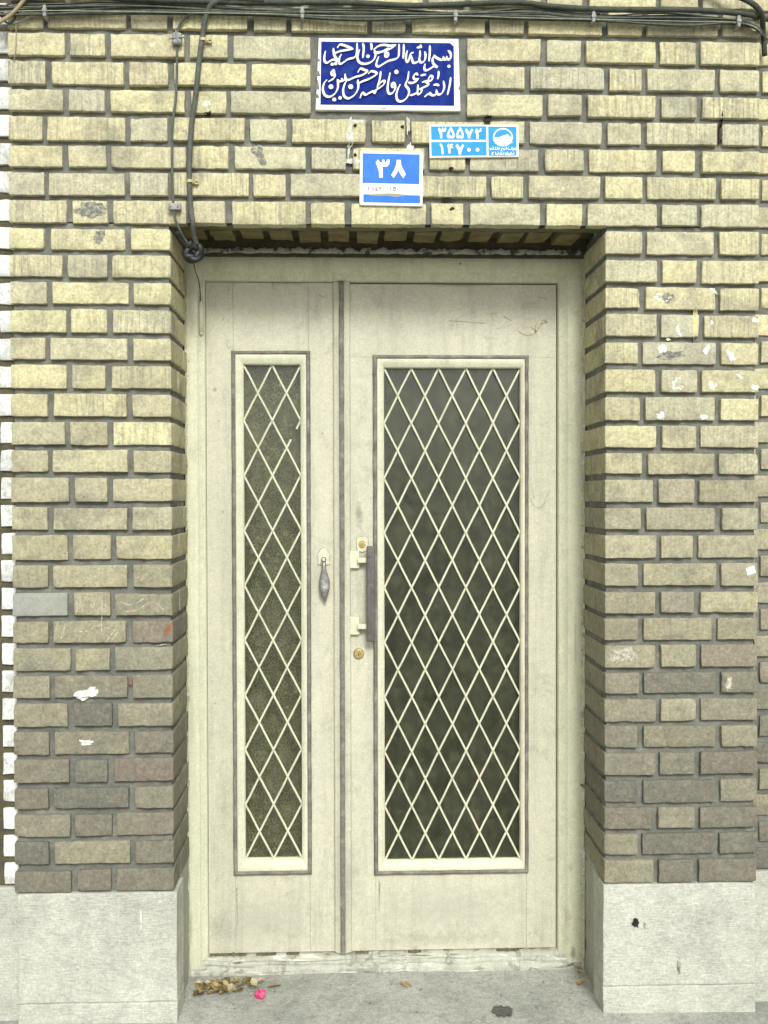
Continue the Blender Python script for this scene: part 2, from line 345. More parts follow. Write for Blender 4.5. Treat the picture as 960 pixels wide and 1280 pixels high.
M['fillet'] = paint_mat('smeared_cream_filler', (0.50, 0.49, 0.36), (0.42, 0.42, 0.32), (0.22, 0.22, 0.16), 0.12, 0.8)
M['reveal_paint'] = paint_mat('smeared_grey_render', (0.36, 0.365, 0.305), (0.29, 0.30, 0.25), (0.18, 0.18, 0.14), 0, 0.7)

def enamel(name, col, worn, amt=0.35, rough=0.45):
    m, t, b = mat(name, rough, 0.12); g = G(t)
    n = g.noise(28, 6, 0.7, dist=0.4); c = g.mix(g.math('MULTIPLY', g.ramp(n, [(0.45, 0.0), (0.75, 1.0)]), amt), col, worn)
    f = g.noise(260, 2, 0.7); c = g.mix(0.2, c, g.ramp(f, [(0.3, 0.6), (0.7, 1.3)]), 'MULTIPLY')
    g.link(c, b.inputs['Base Color']); return m
M['navy'] = enamel('cobalt_enamel', (0.003, 0.017, 0.18), (0.03, 0.065, 0.24), 0.7, 0.7)
M['sign_blue'] = enamel('sign_blue', (0.035, 0.165, 0.62), (0.09, 0.27, 0.70), 0.5)
M['sky_blue'] = enamel('utility_blue', (0.025, 0.27, 0.62), (0.06, 0.36, 0.70), 0.6)
M['sign_white'] = enamel('sign_white', (0.82, 0.82, 0.78), (0.72, 0.72, 0.62), 0.4)
M['letter_white'] = enamel('letter_white', (0.82, 0.82, 0.79), (0.76, 0.77, 0.74), 0.3)
M['letter_grey'] = enamel('letter_grey', (0.22, 0.22, 0.22), (0.45, 0.45, 0.43), 0.5)
M['rust'] = enamel('rust_smear', (0.30, 0.30, 0.20), (0.42, 0.40, 0.25), 0.6)

def glass_mat():
    m = bpy.data.materials.new('dusty_glass'); m.use_nodes = True; t = m.node_tree; t.nodes.clear(); g = G(t)
    o = t.nodes.new('ShaderNodeOutputMaterial'); tr = t.nodes.new('ShaderNodeBsdfTransparent'); tr.inputs[0].default_value = (0.89, 0.88, 0.80, 1)
    gl = t.nodes.new('ShaderNodeBsdfGlossy'); gl.inputs['Roughness'].default_value = 0.22; gl.inputs[0].default_value = (0.9, 0.95, 0.9, 1)
    df = t.nodes.new('ShaderNodeBsdfDiffuse'); df.inputs[0].default_value = (0.42, 0.41, 0.33, 1)
    fr = t.nodes.new('ShaderNodeFresnel'); fr.inputs[0].default_value = 1.45
    m1 = t.nodes.new('ShaderNodeMixShader'); g.link(fr.outputs[0], m1.inputs[0]); g.link(tr.outputs[0], m1.inputs[1]); g.link(gl.outputs[0], m1.inputs[2])
    dn = g.noise(14, 6, 0.7); k = g.ramp(dn, [(0.35, 0.0), (0.8, 0.06)])
    m2 = t.nodes.new('ShaderNodeMixShader'); g.link(k, m2.inputs[0]); g.link(m1.outputs[0], m2.inputs[1]); g.link(df.outputs[0], m2.inputs[2])
    g.link(m2.outputs[0], o.inputs['Surface']); return m
M['glass'] = glass_mat()

def lace_mat():
    m, t, b = mat('dull_lace', 0.95, 0.1); g = G(t)
    base = g.ramp(g.noise(24, 6, 0.75), [(0.3, (0.028, 0.032, 0.015)), (0.7, (0.135, 0.142, 0.098))])
    v = g.vor(44, vec=g.mapped((1, 0.0, 1)))
    ring = g.ramp(v, [(0.24, 0.0), (0.32, 1.0), (0.42, 0.0)])
    th = g.vor(125, 'DISTANCE_TO_EDGE', vec=g.mapped((1, 0.0, 1)))
    net = g.ramp(th, [(0.04, 1.0), (0.16, 0.0)])
    gate = g.ramp(g.noise(6, 3, 0.5), [(0.38, 0.25), (0.62, 1.0)])
    c = g.mix(g.math('MULTIPLY', net, 0.38), base, (0.34, 0.34, 0.27))
    c = g.mix(g.math('MULTIPLY', g.math('MULTIPLY', ring, gate), 0.45), c, (0.46, 0.46, 0.38))
    g.link(c, b.inputs['Base Color']); return m
M['lace'] = lace_mat()
M['curtain'] = simple('olive_mesh_cloth', [(0.36, (0.018, 0.022, 0.010)), (0.5, (0.038, 0.046, 0.022)), (0.64, (0.075, 0.088, 0.048))], 30, 0.95, 0.1, fine=420)

# ------------------------------------------------------------------ ground
GY = 0.60
mb = MB(); S = 900
mb.add([(-S, -S, -0.008), (S, -S, -0.008), (S, S, -0.008), (-S, S, -0.008)], [(0, 1, 2, 3)])
o = mb.build('ground', M['ground'], smooth=False); o['kind'] = 'structure'
mb = MB(); nx, ny = 150, 90
xs = [-4 + 10 * i / nx for i in range(nx + 1)]; ys = [-4.0 + 4.6 * j / ny for j in range(ny + 1)]
vs = []
for y in ys:
    for x in xs:
        n = noise.noise(Vector((x * 2.2, y * 2.2, 3))) * 0.004 + noise.noise(Vector((x * 9, y * 9, 8))) * 0.0016
        vs.append((x, y, n))
mb.add(vs, [(j * (nx + 1) + i, j * (nx + 1) + i + 1, (j + 1) * (nx + 1) + i + 1, (j + 1) * (nx + 1) + i) for j in range(ny) for i in range(nx)])
o = mb.build('pavement', M['ground']); o['kind'] = 'structure'

# ------------------------------------------------------------------ brick generator
def lattice(L, r, step):
    n = max(1, int(round((L - 2 * r) / step)))
    return [0, r * 0.35, r] + [r + (L - 2 * r) * i / n for i in range(1, n)] + [L - r, L - r * 0.35, L]

def brick(mb, o, eu, ev, ed, w, h, d, tint, r=0.0024, rough=1.0, matid=0, step=0.013):
    """one weathered brick: o = lower front corner, eu along, ev up, ed into the wall"""
    us, vs_ = lattice(w, r, step), lattice(h, r, step)
    nd = max(1, int(d / 0.03)); ds = [0, r * 0.35, r] + [r + (d - r) * i / nd for i in range(1, nd + 1)]
    so = Vector((random.uniform(0, 90), random.uniform(0, 90), random.uniform(0, 90)))
    tu, tv = random.gauss(0, 0.006) * rough, random.gauss(0, 0.010) * rough
    push = random.uniform(-0.0020, 0.0020) * rough
    idx = {}; V = []; Fc = []
    NU, NV, ND = len(us), len(vs_), len(ds)
    cu, cv = w / 2, h / 2
    chip = [(random.choice((0, w)), random.choice((0, h)), random.uniform(0.004, 0.009)) for _ in range(random.choice((0, 0, 1, 1, 2)))]
    chip += [(random.uniform(0, w), random.choice((0, h)), random.uniform(0.004, 0.010)) for _ in range(random.choice((0, 1, 2)))]
    def P(i, j, k):
        key = (i, j, k)
        if key in idx: return idx[key]
        u, v, q = us[i], vs_[j], ds[k]
        a, b_, c = min(max(u, r), w - r), min(max(v, r), h - r), max(q, r)
        du, dv, dq = u - a, v - b_, q - c
        ln = math.sqrt(du * du + dv * dv + dq * dq)
        if ln > 1e-9:
            s = r / ln if ln > r else 1.0
            u, v, q = a + du * s, b_ + dv * s, c + dq * s
        p = Vector((u, v, q))
        n1 = noise.noise_vector(p * 36 + so) ; n2 = noise.noise_vector(p * 120 + so)
        edge = min(us[i], w - us[i], vs_[j], h - vs_[j])
        ek = 1.0 if edge < r * 1.2 else 0.45
        p = p + (n1 * 0.0017 + n2 * 0.0011) * rough * ek
        for (xc, yc, rc) in chip:
            dd = math.hypot(us[i] - xc, vs_[j] - yc)
            if dd < rc and ds[k] < 0.012:
                p.z += (rc - dd) * 0.5; p.x += (cu - us[i]) / w * (rc - dd) * 0.2; p.y += (cv - vs_[j]) / h * (rc - dd) * 0.3
        p.z += push + (us[i] - cu) * tu + (vs_[j] - cv) * tv
        wp = o + eu * p.x + ev * p.y + ed * p.z
        idx[key] = len(V); V.append(wp); return idx[key]
    for i in range(NU - 1):
        for j in range(NV - 1):
            Fc.append((P(i, j, 0), P(i + 1, j, 0), P(i + 1, j + 1, 0), P(i, j + 1, 0)))
        for k in range(ND - 1):
            Fc.append((P(i, 0, k), P(i, 0, k + 1), P(i + 1, 0, k + 1), P(i + 1, 0, k)))
            Fc.append((P(i, NV - 1, k), P(i + 1, NV - 1, k), P(i + 1, NV - 1, k + 1), P(i, NV - 1, k + 1)))
    for j in range(NV - 1):
        for k in range(ND - 1):
            Fc.append((P(0, j, k), P(0, j + 1, k), P(0, j + 1, k + 1), P(0, j, k + 1)))
            Fc.append((P(NU - 1, j, k), P(NU - 1, j, k + 1), P(NU - 1, j + 1, k + 1), P(NU - 1, j + 1, k)))
    if eu.cross(ev).dot(ed) > 0: Fc = [f[::-1] for f in Fc]
    mb.add(V, Fc, matid, tint)

def rough_sheet(mb, o, eu, ev, en, w, h, amp=0.0040, step=0.012, mat=0):
    nu, nv = max(1, int(w / step)), max(1, int(h / step)); vs = []
    for j in range(nv + 1):
        for i in range(nu + 1):
            p = o + eu * (w * i / nu) + ev * (h * j / nv)
            vs.append(p + en * (noise.noise(p * 30) * amp + noise.noise(p * 95) * amp * 0.6))
    fs = [(j * (nu + 1) + i, j * (nu + 1) + i + 1, (j + 1) * (nu + 1) + i + 1, (j + 1) * (nu + 1) + i) for j in range(nv) for i in range(nu)]
    mb.add(vs, fs, mat)

EX, EY, EZ = Vector((1, 0, 0)), Vector((0, 1, 0)), Vector((0, 0, 1))
WA, WB, WW = 0.4287, 1.6135, 2.0404          # left pier edge, right pier edge, far edge
REV = 0.262                                   # depth of the door reveal
ROWS_L = [69,104,138,174,208,243,278,311,345,379,415,449,485,520,556,590,627,662,700,735,770,804,839,873,909,944,979,1012,1047,1082,1116]
RR = {1:80.4,7:283,8:319,9:354,10:387,11:421.6,12:456,13:491,14:525.6,15:560,16:593,17:628,18:662,19:697,20:732,21:765.6,22:799,23:833,24:865.6,25:900,26:933,27:967,28:1001.6,29:1034,30:1066,31:1101}
for k in range(2, 7): RR[k] = 80.4 + (283 - 80.4) * (k - 1) / 6
ZL = {k: U(14, ROWS_L[k - 1]).z for k in range(1, 32)}; ZR = {k: U(947, RR[k]).z for k in range(1, 32)}
PITCH = 0.0755
for k in range(0, -9, -1): ZL[k] = ZL[k + 1] + PITCH; ZR[k] = ZR[k + 1] + PITCH
def zrow(k, x): return ZL[k] + (ZR[k] - ZL[k]) * x / WW
JA = [.155, .266, .478, .589, .80, .911, 1.122, 1.233, 1.444, 1.555, 1.762, 1.872]
JB = [.1015, .3164, .4296, .6441, .7516, .966, 1.074, 1.288, 1.396, 1.610, 1.718, 1.928]
PL0, PL1 = U(388, 90).x, U(584, 90).x         # the slot in the bond that holds the plaque
def grime(z):
    # the lower half of the wall is built of browner, dirtier bricks
    t = (1.90 - z) / 1.2
    return min(1.0, max(0.0, t)) 

wall = empty('brick_wall', (WW / 2, 0, 0), 'cream and brown brick wall with recessed doorway and grey stone plinths', 'wall')
bw = MB(); MG = 0.0155
for k in range(-8, 32):
    if k <= 7: spans = [(0, WW)]
    else: spans = [(0, WA), (WB, WW)]
    if 1 <= k <= 3: spans = [(0, PL0), (PL1, WW)]
    J = JA if k % 2 else JB
    for (a, b) in spans:
        cuts = [a] + [j + random.gauss(0, 0.003) for j in J if a + (0.06 if a == PL1 else 0.035) < j < b - (0.06 if b == PL0 else 0.035)] + [b]
        for i in range(len(cuts) - 1):
            x0 = cuts[i] + (0 if i == 0 else MG * random.uniform(.38, .62))
            x1 = cuts[i + 1] - (0 if i == len(cuts) - 2 else MG * random.uniform(.38, .62))
            xm = (x0 + x1) / 2
            z0 = zrow(k, xm) + random.gauss(0, 0.0009); top = zrow(k - 1, xm) if k > -8 else z0 + PITCH
            h = (top - z0) - 0.0155 + random.gauss(0, 0.0012)
            slope = (ZR[k] - ZL[k]) / WW
            eu = Vector((1, 0, slope + random.gauss(0, 0.003))).normalized()
            gm = grime(z0) * random.uniform(0.8, 1.1) + random.gauss(0, 0.08)
            tint = [random.random(), random.random() * (1 - 0.6 * grime(z0)), min(1, max(0, gm)), 0.0]
            d = 0.03
            corner = (a == 0 and i == 0) or (b == WW and i == len(cuts) - 2)
            if k > 7 and ((b == WA and i == len(cuts) - 2) or (a == WB and i == 0)): d = 0.105 if k % 2 else 0.195
            elif corner: d = 0.11
            elif k == 7 and x1 > WA and x0 < WB: d = 0.034
            if k == 21 and a == 0 and i == 0: tint[3] = 0.5
            if k == 27 and a == 0 and i == 2: tint = [0.97, 0.3, 1.0, 0.0]
            if k in (22,) and a == 0 and i == 2: tint = [0.97, 0.3, 0.9, 0.0]
            wz = (x1 - x0)
            brick(bw, Vector((x0, 0, z0 - slope * (x1 - x0) / 2)), eu, EZ, EY, wz, h, d, tuple(tint))
            # the rest of the course on the reveal
            if k > 7 and ((b == WA and i == len(cuts) - 2) or (a == WB and i == 0)):
                y0 = d + random.uniform(0.004, 0.007)
                t2 = (random.random(), random.random() * .5, tint[2], 0.0)
                if b == WA: brick(bw, Vector((WA - 0.001, y0, z0)), EY, EZ, -EX, REV - y0 - 0.004, h, 0.03, t2)
                else: brick(bw, Vector((WB + 0.001, y0, z0)), EY, EZ, EX, REV - y0 - 0.004, h, 0.03, t2)
bvh = BVHTree.FromPolygons([Vector(v) for v in bw.v], bw.f)
ZB = zrow(31, 0.2)                             # underside of the lowest course
ZT = zrow(-8, 1.0) + PITCH
# mortar, set back behind the brick faces
mj = 0.0125
zop = zrow(7, 1.0)
rough_sheet(bw, Vector((0.006, mj, ZB - 0.01)), EX, EZ, EY, WA - 0.012, zop - ZB + 0.01, mat=1)
rough_sheet(bw, Vector((WB + 0.006, mj, ZB - 0.02)), EX, EZ, EY, WW - WB - 0.012, zop - ZB + 0.02, mat=1)
rough_sheet(bw, Vector((0.006, mj + .0004, zop + 0.004)), EX, EZ, EY, WW - 0.012, ZT - zop, mat=1)
rough_sheet(bw, Vector((WA - 0.0065, mj, ZB - 0.01)), EY, EZ, EX, REV, zop - ZB + 0.02, mat=1)
rough_sheet(bw, Vector((WB + 0.0065, mj, ZB - 0.02)), EY, EZ, EX, REV, zop - ZB + 0.03, mat=1)
rough_sheet(bw, Vector((0.0065, mj, ZB - 0.01)), EY, EZ, EX, 0.12, ZT - ZB, mat=1)
rough_sheet(bw, Vector((WW - 0.0065, mj, ZB - 0.02)), EY, EZ, EX, 0.12, ZT - ZB, mat=1)
# solid core behind
box(bw, 0.012, WA - 0.014, 0.035, 0.55, 0.0, ZT, mat=1)
box(bw, WB + 0.014, WW - 0.012, 0.035, 0.55, 0.0, ZT, mat=1)
box(bw, WA - 0.012, WB + 0.012, 0.036, 0.55, zop + 0.045, ZT, mat=1)
adopt(bw.build('brickwork', [M['brick'], M['mortar']], tint=True), wall)

# underside of the opening: lintel board, a row of bricks on edge, chipped plaster over the frame
lm = MB()
box(lm, WA - 0.01, WB + 0.01, 0.038, 0.090, zop + 0.006, zop + 0.03, 0.004)
rough_sheet(lm, Vector((WA - 0.01, 0.036, zop + 0.004)), EX, EY, EZ, WB - WA + 0.02, 0.050, amp=0.003)
adopt(lm.build('lintel', M['lintel']), wall)
sm = MB(); x = WA + 0.012
while x < WB - 0.05:
    wd = random.uniform(0.056, 0.064)
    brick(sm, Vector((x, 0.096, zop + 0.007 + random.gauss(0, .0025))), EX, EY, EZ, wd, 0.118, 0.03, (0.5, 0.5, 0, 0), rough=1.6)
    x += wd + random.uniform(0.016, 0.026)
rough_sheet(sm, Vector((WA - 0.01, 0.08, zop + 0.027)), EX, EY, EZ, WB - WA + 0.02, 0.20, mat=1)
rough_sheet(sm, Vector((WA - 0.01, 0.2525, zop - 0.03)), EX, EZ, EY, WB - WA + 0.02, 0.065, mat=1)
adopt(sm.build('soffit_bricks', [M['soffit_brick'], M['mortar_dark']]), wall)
zpl = U(480, 317.5, 0.258).z
pm = MB(); n = 240; vs = []
for i in range(n + 1):
    X = WA + 0.02 + (WB - WA - 0.03) * i / n
    lo = zpl - 0.004 + noise.noise(Vector((X * 30, 2, 1))) * 0.003
    hi = zpl + 0.0115 + noise.noise(Vector((X * 40, 5, 1))) * 0.009 + noise.noise(Vector((X * 120, 5, 1))) * 0.006
    hi = max(hi, lo + 0.006)
    yo = 0.241 + noise.noise(Vector((X * 50, 9, 4))) * 0.004
    vs += [(X, yo, lo), (X, yo + 0.002, hi), (X, yo + 0.014, hi + 0.003)]
pm.add(vs, [(3 * i + j, 3 * i + 3 + j, 3 * i + 4 + j, 3 * i + 1 + j) for i in range(n) for j in (0, 1)])
adopt(pm.build('plaster_seam', M['plaster']), wall)

# stone plinths
def stone_block(mb, x0, x1, y0, y1, z0, z1, r=0.004):
    b = bmesh.new(); bmesh.ops.create_cube(b, size=1.0)
    for v in b.verts: v.co = Vector((x0 + (v.co.x + .5) * (x1 - x0), y0 + (v.co.y + .5) * (y1 - y0), z0 + (v.co.z + .5) * (z1 - z0)))
    bmesh.ops.bevel(b, geom=b.edges[:], offset=r, segments=2, profile=0.6, affect='EDGES')
    bmesh.ops.subdivide_edges(b, edges=[e for e in b.edges if e.calc_length() > 0.05], cuts=14, use_grid_fill=True)
    for v in b.verts:
        v.co += noise.noise_vector(v.co * 14) * 0.0016 + noise.noise_vector(v.co * 60) * 0.0009
    b.verts.index_update()
    mb.add([v.co.copy() for v in b.verts], [[v.index for v in f.verts] for f in b.faces]); b.free()
zl1, zr1 = zrow(31, 0.2) - 0.004, zrow(31, 1.8) - 0.004
zl2, zr2 = U(120, 1253).z, U(850, 1231).z
for nm, x0, x1, zt, zs in (('plinth', 0.008, WA + 0.008, zl1, zl2), ('plinth', WB - 0.004, WW - 0.004, zr1, zr2)):
    pb = MB(); stone_block(pb, x0, x1, -0.003, 0.108, zs + 0.0004, zt)
    stone_block(pb, x0 - 0.001, x1 + 0.001, -0.0045, 0.108, -0.03, zs - 0.0004)
    adopt(pb.build('plinth', M['stone'], smooth=False), wall)
# rendered strip of reveal beside each plinth slab
rv = MB()
rough_sheet(rv, Vector((WA - 0.001, 0.10, -0.01)), EY, EZ, EX, REV - 0.10, ZB + 0.05, amp=0.003)
adopt(rv.build('reveal_render', M['reveal_paint']), wall); rv = MB()
rough_sheet(rv, Vector((WB + 0.006, 0.10, -0.01)), EY, EZ, EX, REV - 0.10, zr1 + 0.075, amp=0.003)
adopt(rv.build('reveal_render', M['reveal_paint']), wall)

# ------------------------------------------------------------------ marks on the bricks (conform to the face)
def surf(px, py, lift=0.0007):
    p = U(px, py, -0.05); d = (p - CAM).normalized()
    h = bvh.ray_cast(p, d)
    q = h[0] if h[0] is not None and h[0].y < 0.02 else U(px, py, 0.006)
    return Vector((q.x, q.y - lift, q.z))
def splat(px, py, rx, ry, ang, m, name='paint_splash', ring=None):
    mb = MB(); n = 36; s = random.uniform(0, 99); vs = []; rings = 4
    ca, sa = cos(radians(ang)), sin(radians(ang))
    for j in range(rings + 1):
        for k in range(n):
            a = 2 * pi * k / n
            f = j / rings
            if ring is not None: f = ring + (1 - ring) * f
            rr = f * (1 + 0.6 * noise.noise(Vector((cos(a) * 1.3 + s, sin(a) * 1.3, s))) + 0.4 * noise.noise(Vector((cos(a) * 2.6 + s, sin(a) * 2.6, s))))
            u, v = cos(a) * rx * rr, sin(a) * ry * rr
            vs.append(surf(px + u * ca - v * sa, py + u * sa + v * ca))
    kk = n if ring is None else int(n * 0.72)
    fs = [(j * n + k, j * n + (k + 1) % n, (j + 1) * n + (k + 1) % n, (j + 1) * n + k) for j in range(rings) for k in range(kk)]
    mb.add(vs, fs); adopt(mb.build(name, m), wall)
def scrib(strokes, wpx, m, name):
    for st in strokes:
        mb = MB()
        P = cat_rom([(x, y, 0) for x, y in st], 5)
        vs = []
        for i, p in enumerate(P):
            t = (P[min(i + 1, len(P) - 1)] - P[max(i - 1, 0)]).normalized(); q = Vector((-t.y, t.x, 0)) * wpx * .5 * (0.7 + 0.5 * random.random())
            vs += [surf(p.x + q.x, p.y + q.y, .0006), surf(p.x - q.x, p.y - q.y, .0006)]
        mb.add(vs, [(2 * i, 2 * i + 1, 2 * i + 3, 2 * i + 2) for i in range(len(P) - 1)])
        adopt(mb.build(name, m), wall)
def spot(px, py, rx, ry, m, name):
    mb = MB(); n = 20; c = U(px, py, -.0062); vs = [(c.x, -.0062, c.z)]; q = random.uniform(0, 50)
    for k in range(n):
        a = 2 * pi * k / n; rr = 1 + .7 * noise.noise(Vector((cos(a) * 1.6 + q, sin(a) * 1.6, q))); e = U(px + cos(a) * rx * rr, py + sin(a) * ry * rr, -.0062)
        vs.append((e.x, -.0056, e.z))
    mb.add(vs, [(0, 1 + k, 1 + (k + 1) % n) for k in range(n)]); adopt(mb.build(name, m), wall)
spot(795, 1154, 4, 6, M['dark_hole'], 'bolt_hole'); spot(806, 1157, 1.2, 4, M['grey_paint'], 'scratch'); spot(849, 1209, 2.0, 8, M['grey_paint'], 'stain')
spot(176, 1150, 1.2, 14, M['filler'], 'scratch')
WP = M['white_paint']
for a in [(830, 371, 9, 6, 0, WP, 'paint_splash', .72), (891, 364, 5, 3, 20, WP), (889.7, 403, 2, 3, 0, WP), (944, 400.5, 4.5, 3, 20, WP),
          (848, 414, 2, 7, -20, WP), (835, 424, 2.5, 2, 0, WP), (827, 436, 6, 5, -20, WP), (882.5, 437, 3.5, 5, 20, WP), (914, 444.5, 4, 7, -30, WP), (849, 479, 9, 8, 40, WP, 'paint_splash', .66),
          (890, 482, 4, 5, 0, WP), (924, 470, 4, 1.5, 35, WP), (944, 484, 5, 3.5, 10, WP), (826, 520, 5, 5, 0, WP), (880, 521, 5, 3.5, 0, WP),
          (109, 866, 14, 6, -20, WP), (108, 928, 8, 4, 0, WP), (780, 819, 16, 9, 0, M['chalk']), (911, 855, 4, 10, 10, M['chalk'])]:
    splat(*a)
splat(869, 402, 2.2, 24, 2, M['yellow_drip'], 'paint_drip')
splat(323, 191, 7, 13, -25, M['grey_paint'], 'paint_patch'); splat(113, 262, 17, 11, 0, M['grey_paint'], 'paint_patch')
splat(124, 297, 6, 9, 25, M['grey_paint'], 'paint_patch'); splat(836, 372, 8, 6, 0, M['grey_paint'], 'paint_patch'); splat(838, 444, 16, 5, -8, M['grey_paint'], 'paint_patch')
splat(260, 143, 5, 4, 0, M['dark_hole'], 'screw_hole'); splat(259, 130, 5, 3, 0, WP)
splat(901, 160, 2.2, 16, 5, M['dark_hole'], 'crack')
splat(209, 788, 4, 8, 25, M['red_chip'], 'brick_chip'); splat(164, 853, 2.6, 4, 0, M['red_chip'], 'brick_chip')
splat(565, 261, 3, 2, 0, M['dark_hole'], 'screw_hole'); 
for p in ((444, 157), (503, 159), (444, 194)): splat(p[0], p[1], 2.2, 2.2, 0, M['dark_hole'], 'screw_hole')
splat(437, 172, 3.5, 24, 2, M['filler'], 'filler_mark'); splat(447, 152, 12, 2, 0, M['filler'], 'filler_mark'); splat(510, 158, 2.4, 10, 0, M['filler'], 'filler_mark'); splat(513, 184, 5, 6, 0, M['filler'], 'filler_mark'); splat(440, 201, 8, 3, 0, M['filler'], 'filler_mark')
splat(610, 148, 5, 5, 0, M['dark_hole'], 'screw_hole')
splat(564, 211, 3, 2.5, 0, M['dark_hole'], 'screw_hole'); splat(558, 249, 5, 2, 0, M['dark_hole'], 'screw_hole')
scrib([[(92, 748), (97, 760), (94, 768)], [(100, 745), (103, 765)], [(106, 746), (118, 752), (112, 768)], [(128, 742), (127, 790)], [(150, 752), (165, 756), (180, 748)], [(155, 765), (172, 762), (190, 752), (205, 762)]], 1.2, M['chalk'], 'chalk_scribble')
scrib([[(73, 777), (70, 788), (75, 798)], [(82, 778), (79, 792), (76, 799)], [(93, 790), (112, 788), (120, 782), (137, 786)], [(140, 800), (150, 786)], [(133, 802), (146, 783)], [(190, 808), (208, 805)]], 1.2, M['chalk'], 'chalk_scribble')

# ------------------------------------------------------------------ neighbouring walls
def plain_wall(name, label, x0, x1, yf, zoff, zbase, mt, mortar, gm, phase, ztop):
    root = empty(name, ((x0 + x1) / 2, yf, 0), label, 'wall')
    mb = MB(); z = zbase + 0.006; k = 0
    while z < ztop:
        x = x0 - (0.11 if k % 2 else 0.0) - phase; alt = 0
        while x < x1:
            L = 0.2 if alt % 2 == 0 else 0.095
            a, b = max(x, x0 + 0.001), min(x + L, x1 - 0.001)
            if b - a > 0.012:
                t = (random.random(), random.random() * .5, min(1, max(0, gm(z) + random.gauss(0, .1))), 0)
                brick(mb, Vector((a, yf, z)), EX, EZ, EY, b - a, 0.058, 0.03, t, step=0.02)
            x += L + 0.0145; alt += 1
        z += PITCH; k += 1
    rough_sheet(mb, Vector((x0, yf + 0.008, zbase)), EX, EZ, EY, x1 - x0, ztop - zbase, step=0.03, mat=1)
    box(mb, x0, x1, yf + 0.03, yf + 0.4, 0, ztop, mat=1)
    o = mb.build('brickwork', [mt, mortar], tint=True); o.parent = root; o.location = -root.location
    pb = MB(); stone_block(pb, x0 + 0.001, x1 - 0.001, yf - 0.006, yf + 0.028, -0.03, zbase)
    o = pb.build('plinth', M['stone'], smooth=False); o.parent = root; o.location = -root.location
plain_wall('brick_wall', 'whitish brick wall with dark joints at the left edge', -1.5, 0.004, 0.03, 0, U(8, 1108, .03).z, M['brick_pale'], M['mortar_dark'], lambda z: 0.3, 0.05, 3.2)
plain_wall('brick_wall', 'tan brick wall set back behind the right pier', WW - 0.004, 3.6, 0.055, 0, U(955, 1088, .055).z, M['brick'], M['mortar'], grime, 0.07, 3.2)

# ------------------------------------------------------------------ dim hallway behind the door
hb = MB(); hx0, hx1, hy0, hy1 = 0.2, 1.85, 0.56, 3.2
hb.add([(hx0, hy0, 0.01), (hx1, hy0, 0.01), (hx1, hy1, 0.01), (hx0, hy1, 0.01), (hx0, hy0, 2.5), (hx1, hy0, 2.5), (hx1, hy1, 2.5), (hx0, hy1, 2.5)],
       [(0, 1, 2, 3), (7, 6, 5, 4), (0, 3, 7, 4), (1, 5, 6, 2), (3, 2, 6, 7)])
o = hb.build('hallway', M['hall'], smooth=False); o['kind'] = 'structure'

# ------------------------------------------------------------------ the double door
door = empty('double_door', (1.01, 0.28, 0), 'cream painted double door with diamond lattice windows in the brick recess', 'door')
DF, DL = 0.258, 0.288
def sweep(mb, corners, widths, prof, closed=False, mat=0, wob=0.0, sub=40):
    """run a profile [(inward 0..1, depth)] round corners (x, z); widths = inward width of each side (mitred)."""
    n = len(corners); segs = n if closed else n - 1
    C = [Vector((c[0], c[1])) for c in corners]
    def nrm(i):
        d = (C[(i + 1) % n] - C[i]).normalized(); return Vector((d.y, -d.x))
    ins = []
    for i in range(n):
        if closed or 0 < i < n - 1:
            a, b = nrm((i - 1) % n), nrm(i); wa, wb = widths[(i - 1) % n], widths[i]
            ins.append(a * wa + b * wb)
        elif i == 0: ins.append(nrm(0) * widths[0])
        else: ins.append(nrm(n - 2) * widths[n - 2])
    for s in range(segs):
        i, j = s, (s + 1) % n; rows = []; vs = []
        for q in range(sub + 1):
            t = q / sub
            for (f, y) in prof:
                p = (C[i] + ins[i] * f).lerp(C[j] + ins[j] * f, t)
                e = Vector((p.x, y, p.y))
                if wob and 0 < q < sub: e += noise.noise_vector(e * 25) * wob
                vs.append(e)
        m_ = len(prof)
        mb.add(vs, [(q * m_ + k, q * m_ + k + 1, (q + 1) * m_ + k + 1, (q + 1) * m_ + k) for q in range(sub) for k in range(m_ - 1)], mat)
def X(px, py, D): return U(px, py, D).x
def Z(px, py, D): return U(px, py, D).z
fx0, fx1 = X(232.5, 650, DF), WB - 0.0015
fz = Z(480, 318, DF)
FWR = fx1 - X(699.5, 650, DF)
fm = MB()
prof = [(0, .36), (0, DF + .004), (.05, DF), (.60, DF), (.66, DF + .003), (.70, DF + .012), (.94, DF + .014), (1.0, DF + .019), (1.0, .36)]
sweep(fm, [(fx0, 0.02), (fx0, fz), (fx1, fz), (fx1, 0.02)], [0.0565, 0.077, FWR], prof, wob=0.0007, sub=70)
adopt(fm.build('door_frame', M['frame_paint'], recalc=False), door)
# ragged render between the frame and the bricks
for sx, xw, xf in ((1, WA - 0.004, fx0 + 0.005), (-1, WB + 0.004, fx1 - 0.004)):
    jr = MB(); n = 300; vs = []
    for i in range(n + 1):
        zz = -0.03 + (fz + 0.03) * i / n
        e = xf + sx * (noise.noise(Vector((zz * 22, sx, 0))) * 0.005 + noise.noise(Vector((zz * 80, sx, 3))) * 0.0035)
        vs += [(xw, DF - 0.010 + noise.noise(Vector((zz * 40, 8, sx))) * .003, zz), ((xw + e) / 2, DF - 0.005, zz), (e, DF - 0.0012, zz), (e + sx * .001, DF + .002, zz)]
    jr.add(vs, [(4 * i + j, 4 * i + 4 + j, 4 * i + 5 + j, 4 * i + 1 + j) for i in range(n) for j in range(3)])
    adopt(jr.build('render_fillet', M['fillet']), door)


ix0, ix1, iz1 = fx0 + 0.0565, fx1 - FWR, fz - 0.077
zb = Z(480, 1188, DL)                          # bottom of the leaves
